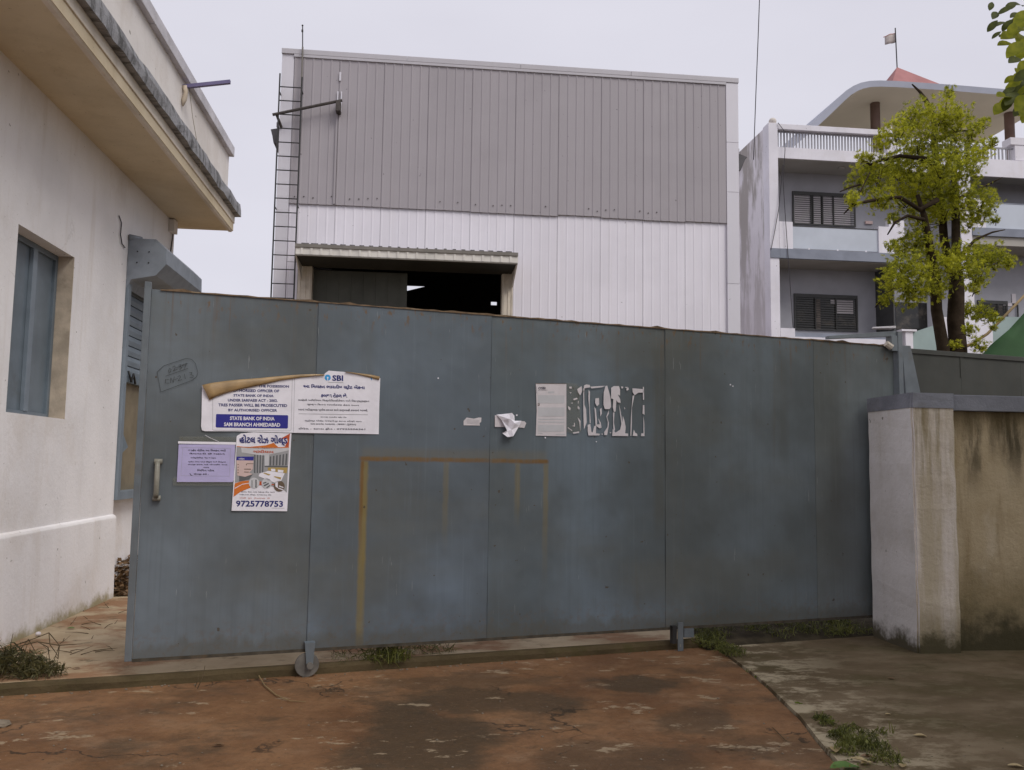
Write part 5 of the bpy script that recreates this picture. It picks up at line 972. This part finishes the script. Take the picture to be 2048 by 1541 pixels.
for x, y, n, h, r in ((1680, 1478, 200, .05, .07), (1712, 1495, 320, .06, .11), (1748, 1502, 220, .05, .09), (1702, 1465, 130, .04, .07), (1640, 1440, 90, .025, .05), (1655, 1452, 90, .03, .05), (1775, 1525, 200, .05, .10), (1760, 1470, 50, .03, .05), (1735, 1475, 90, .03, .06), (1690, 1510, 120, .05, .07)): tangle(gr, at_z(x, y, .012), r, r*.8, h, n, .045, .0016)
for x, y, n, h, r in ((1712, 1495, 26, .10, .1), (1748, 1502, 18, .09, .09), (1785, 1468, 8, .10, .02), (1680, 1478, 14, .08, .06), (1778, 1525, 14, .09, .08)): blades(gr, at_z(x, y, .012), n, h, r, .7, .0022)
for q in range(70):     # small broad leaves of creeping weeds
    c = at_z(random.uniform(1665, 1800), random.uniform(1470, 1538), .03+random.random()*.03); d = rng.normal(size=3); d[2] = abs(d[2])*.3; d /= np.linalg.norm(d); yv = np.cross([0, 0, 1], d); yv /= np.linalg.norm(yv); l = random.uniform(.012, .026); gr.poly([c, c+d*l*.5+yv*l*.35, c+d*l, c+d*l*.5-yv*l*.35])
gr.build('grass', M['grass'], kind='stuff')
ms = MB()
for x, y, r in ((1640, 1440, .055), (1658, 1447, .05), (1598, 1412, .04), (1590, 1408, .03), (1540, 1375, .02), (1515, 1356, .02), (1675, 1470, .06), (1705, 1490, .07), (1770, 1520, .05)):
    c = at_z(x, y, .0); ms.ball((c[0], c[1], .006), r, 12, 6, .28)
for i, v in enumerate(ms.v): ms.v[i] = (v[0]+random.uniform(-.008, .008), v[1]+random.uniform(-.008, .008), v[2]+random.uniform(-.004, .004))
ms.build('moss', M['moss'], kind='stuff')
dw = thing('dry_weed_heap', 'dark heap of dry weeds with long bent stems at the foot of the left wall', 'weeds', tuple(at_z(40, 1345, .07)))
g1 = MB(); c0 = at_z(25, 1350, .07)
tangle(g1, c0, .24, .16, .17, 900, .10); tangle(g1, at_z(80, 1352, .07), .16, .12, .09, 350, .08); tangle(g1, at_z(-50, 1350, .07), .26, .2, .2, 600, .1); g1.build('tuft', M['darkweed'], dw)
wp = lambda x, y, d=0.: at_y(x, y, 6.25+d)
for P_ in ([(0, 1298), (28, 1292), (62, 1280), (98, 1266), (119, 1291), (105, 1330)], [(-8, 1312), (30, 1295), (75, 1284), (96, 1295), (101, 1335)], [(20, 1296), (26, 1268)], [(5, 1304), (40, 1300), (57, 1279), (75, 1312)], [(75, 1284), (118, 1291), (165, 1288)], [(98, 1266), (100, 1290), (116, 1312)], [(119, 1291), (116, 1318), (111, 1313)], [(60, 1300), (85, 1330), (90, 1345)]): MB().tube([wp(x, y, random.uniform(-.1, .1)) for x, y in P_], [.0035]*(len(P_)-1)+[.0018], 5).build('stem', M['dryweed'], dw)
st2 = MB()
for i in range(26):
    c = at_z(random.uniform(90, 240), random.uniform(1205, 1310), .069); a = random.uniform(0, 3.14); l = random.uniform(.05, .22); d = np.array([math.cos(a), math.sin(a), 0])*l; st2.tube([c, c+d*.5+np.array([0, 0, .01]), c+d+np.array([0, 0, random.uniform(0, .03)])], [.003, .0025, .0012], 4)
st2.build('fallen_straw', M['dryweed'], kind='stuff')
st3 = MB()
for x, y in [(x, 1290+random.uniform(-5, 20)) for x in np.linspace(660, 900, 34)]:
    c = at_z(x, y, .07); a = random.uniform(0, 6.28); l = random.uniform(.05, .16); st3.tube([c, c+np.array([math.cos(a)*l*.5, math.sin(a)*l*.5, random.uniform(.01, .07)]), c+np.array([math.cos(a)*l, math.sin(a)*l, random.uniform(0, .09)])], [.0028, .0022, .001], 4)
for x, y, x2, y2 in ((880, 1290, 905, 1275), (860, 1302, 905, 1270), (918, 1285, 928, 1272), (395, 1378, 410, 1332), (390, 1375, 396, 1345)):
    a = at_z(x, y, .05); b = at_y(x2, y2, a[1]+.02); st3.tube([a, (a+b)/2+np.array([.01, 0, .005]), b], [.003, .0025, .0012], 4)
st3.build('dry_twigs', M['dryweed'], kind='stuff')
tw_ = MB().tube([at_z(518, 1352, .03), at_z(530, 1372, .012), at_z(552, 1390, .012), at_z(580, 1402, .010), at_z(612, 1404, .008)], [.004, .0045, .004, .003, .002], 6).build('dry_stalk', M['bamboo']); tag(tw_, 'thin pale dry stalk lying on the red driveway near the wheel', 'stalk')
tw_ = MB().tube([at_z(1545, 1455, .006), at_z(1560, 1470, .012), at_z(1572, 1482, .008), at_z(1580, 1484, .006)], [.002, .003, .003, .0015], 5).build('twig', M['dryweed']); tag(tw_, 'small dark twig on the red driveway beside the pavement edge', 'twig')
lp = MB(); lpf = []
for i in range(1100):
    c = np.array([-3.19+abs(rng.normal())*.22, 9.45+random.random()*1.4, 0]); c[2] = .07+.34*math.exp(-((c[0]+3.2)/.26)**2)*min(1, (c[1]-9.35)/.4)*random.random()
    d = rng.normal(size=3); d[2] *= .4; d /= np.linalg.norm(d); yv = np.cross(rng.normal(size=3), d); yv /= np.linalg.norm(yv); s = random.uniform(.04, .10); lp.poly([c-d*s*.5, c+yv*s*.28, c+d*s*.5, c-yv*s*.28])
lp.build('leaf_litter', M['brownleaf'], kind='stuff')
def groundleaf(x, y, s, mat, label, z=.012, rot=None, curl=.25, group=None):
    c = at_z(x, y, z); a = random.uniform(0, 6.28) if rot is None else rot; mb = MB(); vs = LVN.copy()
    vs[:, 2] += curl*(vs[:, 1]**2)*1.6+curl*.5*(vs[:, 0]-.5)**2+.01*rng.normal(size=len(vs)); vs[:, 2] -= vs[:, 2].min(); vs *= s
    ca, sa = math.cos(a), math.sin(a); mb.mesh([(c[0]+ca*v[0]-sa*v[1], c[1]+sa*v[0]+ca*v[1], c[2]+v[2]+.002) for v in vs], lf)
    o = mb.build('fallen_leaf', M[mat], smooth=True); tag(o, label, 'leaf', group); return o
groundleaf(1660, 1541, .17, 'greenleaf', 'large fresh green leaf lying at the bottom edge beside the weeds', .02, .15)
groundleaf(1672, 1508, .10, 'tanleaf', 'crumpled tan leaf on the pavement edge above the large green leaf', .03, 1.2, .6)
groundleaf(1700, 1520, .09, 'tanleaf', 'tan leaf wedged among weeds just right of the crumpled one', .025, -.6, .6)
groundleaf(1722, 1530, .08, 'tanleaf', 'pale tan curled leaf right of the large green leaf', .02, .3, .5)
groundleaf(1788, 1526, .08, 'tanleaf', 'brownish tan leaf among weeds at the bottom edge, right of the pale curled leaf', .02, 2.2, .6)
groundleaf(1690, 1500, .07, 'brownleaf', 'dark brown curled leaf among the weeds above the crumpled tan leaf', .03, .8, .8)
groundleaf(1752, 1518, .075, 'brownleaf', 'dark brown leaf among weeds between the pale curled and brownish tan leaves', .03, 2.6, .8)
groundleaf(1805, 1538, .07, 'tanleaf', 'tan leaf at the bottom edge, last of the row beside the weeds', .02, 1.0, .7)
groundleaf(1826, 1473, .075, 'tanleaf', 'folded yellowish leaf on the dark pavement right of the weeds', .018, -.2, .8)
groundleaf(2015, 1533, .075, 'tanleaf', 'small tan leaf alone at the bottom right corner of the pavement', .018, -.3, .5)
groundleaf(1775, 1358, .05, 'brownleaf', 'small reddish brown leaf on the pavement in front of the pillar', .018, -.5, .5)
groundleaf(132, 1258, .07, 'greenleaf', 'yellow-green leaf lying on the yard floor by the left wall', .07, .1, .3)
groundleaf(1770, 1430, .04, 'tanleaf', 'slim pale leaf on the pale worn part of the pavement', .018, .05, .5)
groundleaf(425, 1492, .06, 'brownleaf', 'dark brown curled leaf on the red driveway at the lower left', .006, .1, .7)
groundleaf(145, 1338, .05, 'brownleaf', 'dark leaf on the yard floor beside the dry weed heap', .07, .1, .4)
for x, y, w_ in ((1402, 1475, 'beside the second dark stain from the pavement'), (1470, 1499, 'right of the close pair on the driveway'), (1442, 1505, 'lower of the close pair at the right part of the driveway'), (1180, 1485, 'alone in the middle front of the driveway'), (1655, 1475, 'beside the pavement edge near the weeds'), (620, 1350, 'just in front of the gate wheel'), (700, 1360, 'under the first rust streak, near the kerb'), (1050, 1440, 'on the dark stain in the middle of the driveway'), (300, 1420, 'in front of the left end of the gate'), (560, 1480, 'between the pale stalk and the bottom edge')):
    groundleaf(x, y, random.uniform(.022, .036), 'brownleaf', 'tiny leaf scrap '+w_, .005, None, .5, 'tiny leaf scraps on the driveway')
pb_ = MB()
for i in range(80):
    x = random.uniform(0, 2048); y = random.uniform(1395, 1541); c = at_z(x, y, .004)
    r = random.uniform(.003, .008); pb_.ball((c[0], c[1], .014 if c[0] > 2.4 else .003), r, 6, 4, .6)
for i in range(60):
    u = random.uniform(-2.5, 3.0); c = GL(u, random.uniform(-.06, .01), 0); pb_.ball((c[0], c[1], .003), random.uniform(.004, .011), 6, 4, .6)
pb_.build('grit', M['stone'], kind='stuff')
so_ = MB(); c = at_z(2, 1452, 0); so_.ball((c[0], c[1], .01), .05, 9, 6, .45)
so_.v = [(v[0]+random.uniform(-.006, .006), v[1]+random.uniform(-.006, .006), v[2]+random.uniform(-.004, .004)) for v in so_.v]
so_ = so_.build('stone', M['stone']); tag(so_, 'flat grey stone on the driveway at the left edge', 'stone')
wp2 = MB(); 
for x, y, r in ((76, 1272, .022),): c = at_z(x, y, .07); wp2.ball((c[0], c[1], .085), r, 10, 7, .8)
o = wp2.build('pebble', M['paper'], smooth=True); tag(o, 'pale rounded pebble at the foot of the left wall', 'pebble')
for o in list(bpy.data.objects):
    if o.type == 'MESH' and o.parent is None and 'kind' not in o and 'category' not in o: print('UNTAGGED', o.name)
